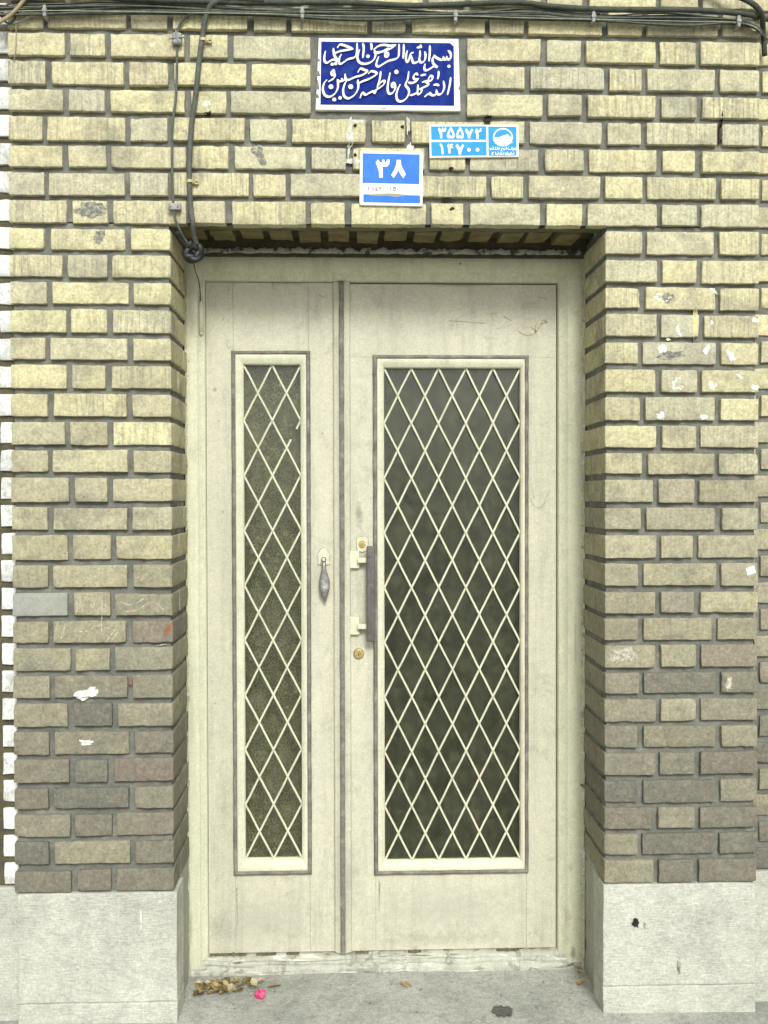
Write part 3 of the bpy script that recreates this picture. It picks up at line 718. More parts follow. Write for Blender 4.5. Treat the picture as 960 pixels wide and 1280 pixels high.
# threshold
tm = MB(); sy = 0.262
zt = zb - 0.004; nx = 320; vs = []
sill_prof = [(0.36, 0.004), (0.300, 0.002), (0.285, 0.000), (0.274, -0.003), (0.268, -0.007), (0.267, -0.013), (0.2695, -0.0155), (0.2655, -0.018), (0.2645, -0.025), (0.267, -0.029), (0.2605, -0.032), (0.259, -0.040), (0.2585, -0.05), (0.257, -0.06), (0.256, -0.12)]
for i in range(nx + 1):
    xx = fx0 + 0.006 + (fx1 - fx0 - 0.012) * i / nx
    for (y, dz) in sill_prof:
        p = Vector((xx, y, zt + dz))
        nn = noise.noise(Vector((p.x * 9, p.y * 20, p.z * 60))) * 0.0055 + noise.noise(Vector((p.x * 30, p.y * 60, p.z * 140))) * 0.0030
        vs.append((xx, y + nn, p.z + nn * .6))
K = len(sill_prof)
tm.add(vs, [(i * K + j, (i + 1) * K + j, (i + 1) * K + j + 1, i * K + j + 1) for i in range(nx) for j in range(K - 1)])
adopt(tm.build('threshold', M['sill_paint']), door)
# dusty ramp of dirt against the sill is part of the pavement surface

dm = MB()
for (a_, b_) in ((fx0 + .06, fx0 + .17), (fx0 + .20, fx0 + .26), (fx0 + .29, fx0 + .33), (fx0 + .50, fx0 + .54), (fx0 + .66, fx0 + .70), (fx0 + .93, fx0 + 1.0)):
    n = int((b_ - a_) / .003); vs = []
    for i in range(n + 1):
        t = i / n; hh = max(.0001, .0012 + .006 * noise.noise(Vector((a_ * 7 + t * 11, 3, 1)))) * min(1, 3 * t, 3 * (1 - t)); xx = a_ + (b_ - a_) * t
        vs += [(xx, DL - .010 - hh, zb - .0035), (xx, DL - .006, zb - .003 + hh * 1.3), (xx, DL + .003, zb - .002 + hh * 1.6)]
    dm.add(vs, [(3 * i + j, 3 * i + 3 + j, 3 * i + 4 + j, 3 * i + 1 + j) for i in range(n) for j in (0, 1)])
o = adopt(dm.build('dirt_line', M['dirt']), door); o['kind'] = 'stuff'

def leaf(label, x0, x1, z0, z1, ox0, ox1, oz0, oz1, full_top=False):
    """stiles and rails round the window opening; hairline gaps show the joints"""
    mb = MB(); g = 0.0002; y0, y1 = DL, DL + 0.04
    zs = oz1 if full_top else z1; e = 0.0007
    box(mb, x0, ox0 - g, y0, y1, z0, zs, e); box(mb, ox1 + g, x1, y0, y1, z0, zs, e)
    if full_top: box(mb, x0, x1, y0, y1, oz1 + .0002, z1, e)
    else: box(mb, ox0 + g, ox1 - g, y0 + .0004, y1, oz1, z1, e)
    box(mb, ox0 + g, ox1 - g, y0 + .0006, y1, z0, oz0, e)
    o = adopt(mb.build('door_leaf', M['door_paint'], smooth=False), door); o['label'] = label
    return o
def sub(o, lf):
    o.parent = lf; o.location = (0, 0, 0); return o

def window(lf, ox0, ox1, oz0, oz1, gx0, gx1, gz0, gz1, ncol, nrow, broken=()):
    dk = 0.0125
    # outer moulding edge, rubbed grey
    mb = MB()
    sweep(mb, [(ox0, oz0), (ox0, oz1), (ox1, oz1), (ox1, oz0)], [dk] * 4, [(0, DL + .002), (0.05, DL - .006), (.35, DL - .0115), (.75, DL - .012), (1, DL - .008), (1, DL + .01)], closed=True, wob=0.0012, sub=90)
    sub(mb.build('moulding_edge', M['trim_grey']), lf)
    mb = MB(); a0, a1, c0, c1 = ox0 + dk, ox1 - dk, oz0 + dk, oz1 - dk
    sweep(mb, [(a0, c0), (a0, c1), (a1, c1), (a1, c0)], [gx0 - a0, c1 - gz1, a1 - gx1, gz0 - c0],
          [(0, DL + .004), (0.0, DL - .009), (.12, DL - .0105), (.55, DL - .008), (.85, DL - .004), (1, DL - .002), (1, DL + .022)], closed=True, wob=0.0006, sub=60)
    sub(mb.build('window_bead', M['bead_paint']), lf)
    mb = MB(); box(mb, gx0 - .004, gx1 + .004, DL + .014, DL + .018, gz0 - .004, gz1 + .004)
    sub(mb.build('glass_pane', M['glass'], smooth=False), lf)
    # diamond lattice of flat iron bars
    mb = MB(); cw, ch = (gx1 - gx0) / ncol, (gz1 - gz0) / nrow
    bw_, th = 0.0030, 0.0028
    def bar(p, q, y):
        d = (q - p); L = d.length
        if L < 0.004: return
        d.normalize(); nrm_ = Vector((-d.y, d.x)) * bw_; vs = []; n_ = max(2, int(L / 0.03))
        for i in range(n_ + 1):
            t = p + d * (L * i / n_)
            wv = noise.noise(Vector((t.x * 18, t.y * 18, y * 999))) * 0.0014
            t = t + Vector((-d.y, d.x)) * wv
            for s_, yy in ((-1, y + th), (-1, y + .0008), (-.6, y), (.6, y), (1, y + .0008), (1, y + th)):
                vs.append((t.x + nrm_.x * s_, yy, t.y + nrm_.y * s_))
        mb.add(vs, [(i * 6 + k, i * 6 + k + 1, (i + 1) * 6 + k + 1, (i + 1) * 6 + k) for i in range(n_) for k in range(5)])
    y_g = DL + 0.004
    for sgn in (1, -1):
        for kk in range(-nrow - 1, ncol + nrow + 1):
            # line x = gx0 + (kk + s*t)*cw, z = gz1 - t*ch ; t from 0..nrow
            t0, t1 = 0.0, float(nrow)
            if sgn > 0: t0, t1 = max(t0, -kk), min(t1, ncol - kk)
            else: t0, t1 = max(t0, kk - ncol), min(t1, kk)
            if t1 - t0 < 0.02: continue
            segs = [(t0, t1)]
            for (bs, bk, ba, bb) in broken:
                if bs == sgn and bk == kk: segs = [(t0, ba), (bb, t1)]
            for (a, b) in segs:
                P_ = lambda t: Vector((gx0 + (kk + sgn * t) * cw, gz1 - t * ch))
                if b > a: bar(P_(a), P_(b), y_g + (0 if sgn > 0 else 0.0031))
    for sgn in (1,):
        for j in range(nrow + 1):
            for i in range(ncol + 1):
                x_, z_ = gx0 + i * cw, gz1 - j * ch
                if random.random() < 0.5: disc(mb, (x_, z_), 0.0042, y_g + .004, y_g - .0006, 8)
    sub(mb.build('lattice_grille', M['bead_paint'], recalc=True), lf)

# left (narrow) leaf
lx0, lx1 = ix0 + 0.0015, X(427, 700, DL)
ox0, ox1 = X(290.5, 765, DL), X(389, 765, DL); oz1, oz0 = Z(340, 438.5, DL), Z(340, 1093, DL)
L1 = leaf('narrow left leaf with lever handle', lx0, lx1 - 0.0015, zb, iz1 - 0.002, ox0 + .006, ox1 - .006, oz0 + .006, oz1 - .006)
gx0, gx1, gz1, gz0 = X(305.5, 765, DL), X(376.5, 765, DL), Z(340, 456, DL), Z(340, 1074, DL)
window(L1, ox0, ox1, oz0, oz1, gx0, gx1, gz0, gz1, 2, 9, broken=[(-1, 3, 1.155, 1.345)])
# right (wide) leaf
rx0, rx1 = X(431, 700, DL), ix1 - 0.0048
ox0, ox1 = X(466.5, 765, DL), X(660.5, 765, DL); oz1, oz0 = Z(560, 444, DL), Z(560, 1092, DL)
L2 = leaf('wide right leaf with pull handle', rx0, rx1, zb, iz1 - 0.005, ox0 + .006, ox1 - .006, oz0 + .006, oz1 - .006, True)
hx0_, hx1_, hz1_, hz0_ = X(480.5, 765, DL), X(650.5, 765, DL), Z(560, 460, DL), Z(560, 1075.5, DL)
window(L2, ox0, ox1, oz0, oz1, hx0_, hx1_, hz0_, hz1_, 5, 9, broken=[])
# cover strip over the meeting stiles
mb = MB(); sx0, sx1 = X(417, 700, DL - .01), X(438.5, 700, DL - .01); wS = sx1 - sx0
pr = [(0, DL - .0005), (.02, DL - .010), (.10, DL - .0125), (.30, DL - .0135), (.34, DL - .0165), (.42, DL - .020), (.56, DL - .0205), (.64, DL - .017), (.68, DL - .0135), (.90, DL - .0125), (.98, DL - .010), (1, DL - .0005)]
n = 160; vs = []; zb2 = zb - 0.001
for i in range(n + 1):
    zz = zb2 + (iz1 - 0.001 - zb2) * i / n
    for k, (f, y) in enumerate(pr):
        e = Vector((sx0 + wS * f, y, zz)); 
        if 0 < k < len(pr) - 1: e += noise.noise_vector(Vector((e.x * 30, e.y * 30, zz * 16))) * 0.0009
        if i < 4: e.z += abs(f - .5) ** 2 * 0.02 * (4 - i) / 4
        vs.append(e)
K = len(pr)
nn0 = len(mb.f)
for i in range(n):
    pass
fcs = [(i * K + k, i * K + k + 1, (i + 1) * K + k + 1, (i + 1) * K + k) for i in range(n) for k in range(K - 1)]
mb.add(vs, fcs); mb.m = [1 if (q % (K - 1)) in (4, 5, 6) else 0 for q in range(len(fcs))]
mb.add([vs[k] for k in range(K)], [tuple(range(K))[::-1]])
sub(mb.build('cover_strip', [M['door_paint'], M['trim_grey']]), L1)

# hinges of the narrow leaf
for py in (397,):
    mb = MB(); c = U(251.5, py, DF + .006)
    tube(mb, [(c.x, DF + .006, c.z - .045), (c.x, DF + .006, c.z + .045)], 0.0068, 10, smooth=0)
    for s in (-1, 1): tube(mb, [(c.x, DF + .006, c.z + s * .045), (c.x, DF + .006, c.z + s * .052)], lambda t: 0.0068 * (1 - t * .7), 10, smooth=0)
    tube(mb, [(c.x, DF + .006, c.z - .001), (c.x, DF + .006, c.z + .001)], 0.0074, 10, smooth=0)
    sub(mb.build('hinge', M['frame_paint'], smooth=True), L1)
# scalloped key plate and hanging lever on the narrow leaf
def poly_plate(mb, pts, y0, y1, mat=0, shadow_rim=None):
    if shadow_rim is not None:
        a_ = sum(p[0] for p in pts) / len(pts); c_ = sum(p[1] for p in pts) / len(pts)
        poly_plate(mb, [(a_ + (p[0] - a_) * 1.13, c_ + (p[1] - c_) * 1.10) for p in pts], y0, y0 - .0005, shadow_rim)  # slightly larger dark plate behind: a shadow gap painted round the fitting
    n = len(pts); cx_ = sum(p[0] for p in pts) / n; cz_ = sum(p[1] for p in pts) / n
    vs = [(p[0], y0, p[1]) for p in pts] + [(p[0], y1 + (y0 - y1) * .2, p[1]) for p in pts] + [(cx_ + (p[0] - cx_) * .93, y1, cz_ + (p[1] - cz_) * .95) for p in pts]
    mb.add(vs, [(j * n + k, j * n + (k + 1) % n, (j + 1) * n + (k + 1) % n, (j + 1) * n + k) for j in range(2) for k in range(n)] + [tuple(2 * n + k for k in range(n))], mat)
zc = lambda zx, zy: (370 + zx / 5.82, 630 + zy / 5.82)       # reading of the enlarged detail
def PT(zx, zy, D): a = zc(zx, zy); return U(a[0], a[1], D)
D1 = DL - .003
mb = MB()
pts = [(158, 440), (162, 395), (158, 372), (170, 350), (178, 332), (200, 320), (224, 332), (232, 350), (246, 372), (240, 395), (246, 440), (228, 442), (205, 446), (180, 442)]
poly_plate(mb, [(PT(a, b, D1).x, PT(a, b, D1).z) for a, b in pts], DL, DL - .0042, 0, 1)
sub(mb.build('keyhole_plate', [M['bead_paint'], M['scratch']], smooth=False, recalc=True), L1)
mb = MB(); k = PT(202, 402, DL - .01)
disc(mb, (k.x, k.z), 0.0072, DL - .003, DL - .024, 14, 0)
box(mb, k.x - .0038, k.x + .0038, DL - .028, DL - .02, k.z - .0045, k.z + .0045, .001, 1)
lev = [PT(204, 420, DL - .022), PT(203, 470, DL - .026), PT(206, 560, DL - .024), PT(208, 620, DL - .026), PT(206, 660, DL - .024), PT(210, 690, DL - .018), PT(212, 712, DL - .015)]
ws = [.0055, .0062, .0160, .0150, .0100, .0055, .0030]
P = cat_rom(lev, 5); vs = []; fs = []; N = 10
import bisect
for i, p in enumerate(P):
    t = i / 5; a = min(int(t), len(ws) - 2); r_ = ws[a] + (ws[a + 1] - ws[a]) * (t - a)
    for q in range(N):
        an = 2 * pi * q / N; vs.append((p.x + cos(an) * r_, p.y + sin(an) * min(.0042, r_), p.z))
fs = [(i * N + q, i * N + (q + 1) % N, (i + 1) * N + (q + 1) % N, (i + 1) * N + q) for i in range(len(P) - 1) for q in range(N)] + [tuple(range(N)), tuple((len(P) - 1) * N + q for q in range(N))]
mb.add(vs, fs)
sub(mb.build('lever_handle', [M['steel'], M['bead_paint']], recalc=True), L1)

# pull handle with two brackets, latch lock and cylinder lock on the wide leaf
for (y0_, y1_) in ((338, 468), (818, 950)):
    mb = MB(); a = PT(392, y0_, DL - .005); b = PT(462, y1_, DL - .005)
    box(mb, a.x - .001, b.x + .001, DL - .0006, DL + .001, b.z - .0014, a.z + .001, .0003, 1)  # thin dark backing, the bracket's shadow outline put in as colour
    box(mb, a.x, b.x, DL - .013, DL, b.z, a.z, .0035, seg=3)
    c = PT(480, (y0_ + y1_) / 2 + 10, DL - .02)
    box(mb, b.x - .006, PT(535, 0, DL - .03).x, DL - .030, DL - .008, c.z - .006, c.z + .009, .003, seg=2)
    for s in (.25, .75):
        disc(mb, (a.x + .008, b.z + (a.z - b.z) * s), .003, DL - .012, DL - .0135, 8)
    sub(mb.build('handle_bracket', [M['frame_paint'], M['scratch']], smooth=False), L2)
mb = MB(); a = PT(512, 305, DL - .035); b = PT(578, 1000, DL - .035)
box(mb, a.x, b.x, DL - .044, DL - .028, b.z, a.z, .0055, seg=3)
o = sub(mb.build('pull_grip', M['grip'], smooth=True), L2)
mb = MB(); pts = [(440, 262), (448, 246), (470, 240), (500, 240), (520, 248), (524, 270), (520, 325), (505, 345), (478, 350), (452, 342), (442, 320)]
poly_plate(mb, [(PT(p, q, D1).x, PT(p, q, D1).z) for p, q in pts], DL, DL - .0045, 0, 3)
c = PT(481, 290, DL - .006); disc(mb, (c.x, c.z), .0105, DL - .003, DL - .010, 20, 1); disc(mb, (c.x, c.z), .0062, DL - .009, DL - .0125, 16, 1)
box(mb, c.x - .0009, c.x + .0009, DL - .0132, DL - .012, c.z - .004, c.z + .003, 0, 2)
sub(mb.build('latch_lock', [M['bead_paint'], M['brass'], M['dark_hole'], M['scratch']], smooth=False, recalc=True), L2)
mb = MB(); c = PT(456, 1090, DL - .006)
disc(mb, (c.x, c.z), .0160, DL, DL - .006, 28, 1); disc(mb, (c.x, c.z), .0135, DL - .0055, DL - .0075, 28, 0); disc(mb, (c.x, c.z - .001), .0070, DL - .007, DL - .0098, 20, 0)
box(mb, c.x - .0010, c.x + .0010, DL - .0106, DL - .0095, c.z - .006, c.z + .002, 0, 2)
sub(mb.build('cylinder_lock', [M['brass'], M['steel'], M['dark_hole']], smooth=False, recalc=True), L2)

# pencilled doodles, scratches and a split in the rail
def scuff(lf, strokes, wpx, m):
    mb = MB(); yy = DL - .0009
    for st in strokes:
        P = cat_rom([(x, y, 0) for x, y in st], 5); vs = []
        for i, p in enumerate(P):
            t = (P[min(i + 1, len(P) - 1)] - P[max(i - 1, 0)]).normalized(); q = Vector((-t.y, t.x, 0)) * wpx * .5 * random.uniform(.5, 1.2)
            for sg in (1, -1):
                e = U(p.x + sg * q.x, p.y + sg * q.y, yy); vs.append((e.x, yy, e.z))
        mb.add(vs, [(2 * i, 2 * i + 1, 2 * i + 3, 2 * i + 2) for i in range(len(P) - 1)])
    sub(mb.build('scuff', m, smooth=False), lf)
for q in ([(648, 414), (654, 418), (662, 419), (668, 417), (672, 412), (676, 406), (684, 402)], [(669, 416), (670, 406)], [(671, 415), (663, 408)], [(676, 405), (679, 400), (684, 404), (681, 399)]): scuff(L2, [q], 1.1, M['doodle'])
for q in ([(662, 622), (668, 633), (676, 634), (684, 625)], [(665, 612), (668, 622)], [(676, 634), (688, 612)], [(560, 401), (580, 402), (606, 404)], [(612, 393), (622, 391)], [(630, 396), (640, 401)], [(671, 371), (684, 374)]): scuff(L2, [q], .8, M['scratch'])
for q in ([(398, 368), (405, 372)], [(296, 1110), (297, 1150), (296, 1158)], [(282, 1140), (276, 1160)], [(340, 353), (342, 362)], [(292, 352), (292, 357)]): scuff(L1, [q], 1.1, M['scratch'])
for q in ([(475, 1105), (474, 1138)], [(660, 1117), (656, 1118)]): scuff(L2, [q], 1.2, M['scratch'])

# curtains behind the panes
def curtain(label, m, x0, x1, z0, z1, y, amp, fr):
    mb = MB(); nx, nz = 90, 40; vs = []
    for j in range(nz + 1):
        for i in range(nx + 1):
            xx = x0 + (x1 - x0) * i / nx; zz = z0 + (z1 - z0) * j / nz
            vs.append((xx, y + amp * sin(xx * fr + noise.noise(Vector((xx * 3, zz * 1.2, 0))) * 2.2) + .003 * noise.noise(Vector((xx * 12, zz * 6, 2))), zz))
    mb.add(vs, [(j * (nx + 1) + i, j * (nx + 1) + i + 1, (j + 1) * (nx + 1) + i + 1, (j + 1) * (nx + 1) + i) for j in range(nz) for i in range(nx)])
    return tag(mb.build('curtain', m), label, 'curtain')
curtain('lace curtain with flower pattern behind the narrow left window', M['lace'], gx0 - .03, gx1 + .03, gz0 - .03, gz1 + .03, DL + .060, .006, 70)
curtain('plain dark olive curtain behind the wide right window', M['curtain'], hx0_ - .03, hx1_ + .03, hz0_ - .03, hz1_ + .03, DL + .062, .009, 88)

# ------------------------------------------------------------------ signs
def round_rect(x0, x1, z0, z1, r, n=5):
    pts = []
    for cx_, cz_, a0 in ((x1 - r, z1 - r, 0), (x0 + r, z1 - r, 90), (x0 + r, z0 + r, 180), (x1 - r, z0 + r, 270)):
        for k in range(n + 1):
            a = radians(a0 + 90 * k / n); pts.append((cx_ + r * cos(a), cz_ + r * sin(a)))
    return pts
class Ink:
    """flat lettering, each stroke a sheet a hair above the last"""
    def __init__(s, y, conv): s.mb = MB(); s.y = y; s.conv = conv; s.k = 0
    def pt(s, x, y, dy=0): 
        a = s.conv(x, y); p = U(a[0], a[1], s.y); return (p.x, s.y - dy, p.z)
    def lift(s): s.k += 1; return 0.00003 * s.k
    def poly(s, pts): 
        d = s.lift(); s.mb.add([s.pt(x, y, d) for x, y in pts], [tuple(range(len(pts)))])
    def stroke(s, pts, w, nib=None, taper=True):
        d = s.lift(); P = cat_rom([(x, y, 0) for x, y in pts], 6); vs = []; n = len(P)
        for i, p in enumerate(P):
            t = (P[min(i + 1, n - 1)] - P[max(i - 1, 0)]).normalized(); ww = w
            if nib is not None: ww = w * (0.50 + 0.75 * abs(sin(math.atan2(t.y, t.x) - nib)))
            if taper: ww *= min(1.0, 0.6 + 2.2 * min(i, n - 1 - i) / n * 2)
            q = Vector((-t.y, t.x, 0)) * ww * .5
            d += 0.000004; vs += [s.pt(p.x + q.x, p.y + q.y, d), s.pt(p.x - q.x, p.y - q.y, d)]
        s.mb.add(vs, [(2 * i, 2 * i + 1, 2 * i + 3, 2 * i + 2) for i in range(n - 1)])
        for e in (0, -1):
            c = P[e]; s.dot(c.x, c.y, w * (.30 if taper else .5))
    def dot(s, x, y, r, n=12, sq=1.0):
        d = s.lift(); s.mb.add([s.pt(x + cos(2 * pi * k / n) * r, y + sin(2 * pi * k / n) * r * sq, d) for k in range(n)], [tuple(range(n))])
    def build(s, name, m, parent): return adopt(s.mb.build(name, m, smooth=False), parent)

def plate(mb, pts, y0, y1, mat=0, bev=.0015):
    n = len(pts); cx_ = sum(p[0] for p in pts) / n; cz_ = sum(p[1] for p in pts) / n
    def ins(p): 
        dx, dz = cx_ - p[0], cz_ - p[1]; return (p[0] + math.copysign(min(bev, abs(dx)), dx), p[1] + math.copysign(min(bev, abs(dz)), dz))
    vs = [(p[0], y0, p[1]) for p in pts] + [(p[0], y1 + bev * .6, p[1]) for p in pts] + [(ins(p)[0], y1, ins(p)[1]) for p in pts]
    mb.add(vs, [(j * n + k, j * n + (k + 1) % n, (j + 1) * n + (k + 1) % n, (j + 1) * n + k) for j in range(2) for k in range(n)] + [tuple(2 * n + k for k in range(n))], mat)
def quad_px(conv, c, y): return [((lambda p: (p.x, p.z))(U(*conv(a, b), y))) for a, b in c]

# 1 - calligraphic plaque let into the wall
z1c = lambda x, y: (395 + x / 10.667, 44 + y / 10.667)
z2c = lambda x, y: (480 + x / 9.6, 44 + y / 9.6)
px_ = lambda x, y: (x, y)
YP = 0.001
root = empty('plaque', U(487, 138, 0.0), 'dark blue plaque with two lines of white calligraphy, white border', 'sign')
mb = MB(); plate(mb, quad_px(px_, [(394.5, 137), (575.5, 138.5), (573, 48.5), (398.5, 47.5)], YP), 0.02, YP, 0)
adopt(mb.build('plaque_border', M['sign_white'], smooth=False, recalc=True), root)
mb = MB(); plate(mb, quad_px(px_, [(400.5, 130.8), (567.8, 132.2), (567.2, 58), (562.5, 54), (401.5, 52)], YP), YP + .001, YP - .0012, 0, .0006)
adopt(mb.build('enamel_field', M['navy'], smooth=False, recalc=True), root)
ink = Ink(YP - .0016, z2c); nib = radians(-50)
W2 = 25
for st in [
    [(772, 186), (797, 215), (802, 258), (786, 290), (757, 282), (752, 255)], [(757, 280), (738, 292), (718, 286), (712, 260)], [(718, 284), (690, 296), (660, 286), (625, 268), (600, 243)],
    [(604, 240), (583, 285), (590, 335), (625, 375), (640, 384), (602, 372), (560, 398), (522, 418), (492, 418), (484, 385), (492, 348)],
    [(550, 128), (549, 215), (540, 308)],
    [(491, 200), (499, 250), (486, 305), (452, 328), (430, 315), (426, 280)], [(432, 188), (430, 250), (414, 308), (380, 330), (347, 325), (326, 250)],
    [(350, 208), (320, 225), (302, 288), (284, 322), (264, 295), (267, 235), (279, 190)], [(398, 150), (425, 145), (452, 142)], [(437, 142), (440, 118)],
    [(237, 114), (236, 200), (230, 276)],
    [(181, 114), (180, 200), (170, 262), (130, 290), (60, 308), (0, 340), (-50, 372), (-80, 374), (-92, 350), (-80, 300), (-65, 262)],
    [(138, 120), (70, 128), (0, 118), (-62, 130), (-118, 168)], [(138, 122), (90, 155), (20, 190), (-50, 205), (-120, 210)],
    [(12, 205), (48, 222), (46, 256), (20, 258), (10, 225)],
    [(800, 512), (786, 610), (762, 714)], [(654, 436), (654, 480), (644, 524)],
    [(714, 556), (722, 630), (695, 696), (655, 714), (632, 690), (630, 660)], [(636, 690), (606, 722), (566, 718), (552, 690)], [(560, 706), (525, 712), (490, 740)],
    [(596, 600), (630, 596), (658, 606)],
    [(532, 528), (556, 492), (582, 504), (566, 546), (520, 552), (462, 566)], [(500, 556), (533, 596), (490, 622), (425, 652)], [(455, 640), (444, 690), (412, 712), (396, 686)], [(408, 602), (400, 680), (360, 712), (314, 726)],
    [(444, 488), (470, 480), (496, 476)],
    [(406, 480), (384, 466), (360, 484), (354, 515), (374, 534), (410, 528)], [(410, 530), (382, 560), (332, 578), (294, 572)],
    [(296, 444), (284, 530), (258, 600), (292, 650), (298, 700), (268, 760), (212, 798), (162, 784), (148, 715), (168, 645), (192, 598)],
    [(72, 460), (52, 560), (42, 650), (62, 706), (104, 694), (134, 640), (122, 582), (94, 584), (98, 622), (126, 628)],
]: ink.stroke(st, W2, nib)
for a in ((778, 378, 19), (148, 445, 26)): ink.dot(*a)
ink.conv = z1c; W1 = 28
for st in [
    [(776, 200), (794, 258), (772, 328), (712, 374), (632, 388), (574, 362), (553, 308), (564, 242), (580, 204)], [(962, 178), (890, 220), (820, 242), (785, 228)],
    [(735, 116), (741, 160), (738, 198)], [(624, 118), (636, 170), (632, 240), (624, 304)],
    [(547, 116), (546, 220), (520, 296), (430, 326), (376, 362), (334, 388), (306, 372), (314, 306), (336, 264)],
    [(288, 170), (320, 132), (392, 148), (490, 188)], [(490, 190), (400, 206), (320, 220), (245, 244), (232, 184)],
    [(232, 184), (240, 262), (272, 322), (286, 350), (240, 332), (196, 346), (150, 374), (116, 354), (112, 290), (126, 224)],
    [(248, 520), (232, 474), (206, 500), (218, 540), (250, 530), (238, 580), (172, 624)],
    [(286, 600), (294, 690), (262, 772), (190, 826), (122, 808), (92, 730), (108, 650), (142, 606)],
    [(560, 498), (592, 454), (640, 468), (684, 492), (612, 540), (520, 566), (432, 604), (396, 588), (388, 528)], [(396, 590), (352, 616), (345, 585)], [(350, 614), (310, 626), (285, 604)],
    [(700, 518), (744, 488), (812, 522), (712, 588), (622, 622), (562, 650), (560, 606)], [(560, 606), (562, 712), (516, 800), (434, 850), (376, 818), (362, 738), (384, 656), (402, 626)],
    [(862, 494), (850, 590), (816, 704)], [(820, 694), (866, 634), (912, 618), (902, 664), (842, 712), (786, 746)], [(800, 742), (786, 778), (758, 758), (706, 780), (660, 802), (618, 776), (588, 842)],
]: ink.stroke(st, W1, nib)
for a in ((692, 290, 24), (216, 396, 22), (262, 388, 22), (200, 696, 32), (463, 696, 33), (244, 866, 26), (322, 844, 24)): ink.dot(*a)
ink.build('lettering', M['letter_white'], root)
for x_, y_, rx_, ry_ in ((397.5, 92, 2.2, 5), (397, 106, 1.6, 9), (396.5, 120, 1.8, 4), (398.5, 75, 1.2, 3), (480, 135.2, 3, .8), (574, 110, .9, 3)):
    ink = Ink(YP - .0004, px_); ink.poly([(x_ + rx_ * cos(a) * (1 + .5 * sin(3 * a)), y_ + ry_ * sin(a) * (1 + .4 * cos(2 * a))) for a in [2 * pi * k / 14 for k in range(14)]]); ink.build('enamel_chip', M['scratch_dark'], root)

# digits
D3 = [(268, 210), (298, 165), (325, 200), (345, 210), (358, 200), (362, 168), (385, 168), (392, 205), (412, 205), (425, 168), (458, 165), (456, 225), (425, 264), (375, 265), (360, 264), (365, 330), (365, 415), (315, 415), (312, 330), (290, 260)]
D8 = [(555, 172), (608, 172), (620, 255), (680, 370), (645, 425), (600, 360), (578, 310), (555, 360), (515, 420), (480, 380), (530, 290), (548, 230)]
z4c = lambda x, y: (445 + x / 10.909, 184 + y / 10.909)
YN = -0.006
root = empty('house_number_plate', U(490, 256, 0), 'square blue and white house number plate reading 38, below the plaque', 'sign')
def rq(conv, x0, y0, x1, y1, r, y, tilt=0.0):
    p0, p1 = U(*conv(x0, y1), y), U(*conv(x1, y0), y); pts = round_rect(p0.x, p1.x, p0.z, p1.z, r)
    cx_, cz_ = (p0.x + p1.x) / 2, (p0.z + p1.z) / 2
    return [(cx_ + (a - cx_) * cos(tilt) - (b - cz_) * sin(tilt), cz_ + (a - cx_) * sin(tilt) + (b - cz_) * cos(tilt)) for a, b in pts]
mb = MB(); plate(mb, rq(z4c, 52, 58, 910, 792, .006, YN, -.012), .001, YN, 0)
adopt(mb.build('plate_body', M['sign_white'], smooth=False, recalc=True), root)
mb = MB(); plate(mb, rq(z4c, 90, 95, 866, 492, .002, YN, -.012), YN + .001, YN - .0006, 0, .0003)
adopt(mb.build('number_panel', M['sign_blue'], smooth=False, recalc=True), root)
mb = MB(); plate(mb, rq(z4c, 100, 652, 874, 756, .003, YN, -.012), YN + .001, YN - .0006, 0, .0003)
adopt(mb.build('lower_panel', M['sign_blue'], smooth=False, recalc=True), root)
ink = Ink(YN - .0009, z4c); ink.poly(D3); ink.poly(D8); ink.build('number', M['letter_white'], root)
ink = Ink(YN - .0004, z4c)
for st in [[(160, 545), (168, 562), (182, 545)], [(168, 560), (172, 592)], [(214, 592), (228, 548), (244, 592)], [(296, 548), (262, 560), (284, 572), (264, 592), (300, 590)],
           [(330, 572), (318, 552), (334, 542), (340, 590)], [(366, 545), (370, 592)], [(428, 572), (446, 572)], [(470, 545), (476, 592)], [(540, 545), (510, 552), (514, 590), (538, 588), (540, 560), (512, 560)],
           [(602, 570), (612, 570)], [(632, 572), (642, 572)], [(664, 570), (676, 570)]]: ink.stroke(st, 10, None, False)
ink.build('serial_number', M['letter_grey'], root)
ink = Ink(YN - .0007, z4c); ink.poly([(170, 650), (260, 636), (420, 628), (560, 632), (700, 650), (640, 662), (540, 676), (400, 660), (280, 664)]); ink.build('rust_smear', M['rust'], root)

z3c = lambda x, y: (530 + x / 7.68, 150 + y / 7.68)
root = empty('utility_plate', U(592, 195, 0), 'light blue water meter plate with two rows of white numerals and round emblem', 'sign')
YU = -0.006
mb = MB(); plate(mb, quad_px(z3c, [(55, 362), (910, 352), (908, 46), (48, 44)], YU), .001, YU, 0)
adopt(mb.build('plate_body', M['sign_white'], smooth=False, recalc=True), root)
mb = MB()
for c in ([(70, 190), (597, 190), (597, 60), (66, 62)], [(72, 345), (602, 340), (600, 208), (68, 212)]): plate(mb, quad_px(z3c, c, YU), YU + .001, YU - .0006, 0, .0003)
adopt(mb.build('number_panel', M['sky_blue'], smooth=False, recalc=True), root)
mb = MB(); plate(mb, quad_px(z3c, [(620, 343), (888, 340), (888, 66), (616, 62)], YU), YU + .001, YU - .0006, 0, .0003)
adopt(mb.build('emblem_panel', M['sky_blue'], smooth=False, recalc=True), root)
ink = Ink(YU - .0009, z3c)
def place(D, x0, x1, y0, y1):
    ax, bx = min(p[0] for p in D), max(p[0] for p in D); ay, by = min(p[1] for p in D), max(p[1] for p in D)
    ink.poly([(x0 + (x - ax) / (bx - ax) * (x1 - x0), y0 + (y - ay) / (by - ay) * (y1 - y0)) for x, y in D])
D7 = [(680 - (x - 480), 600 - y) for x, y in D8]
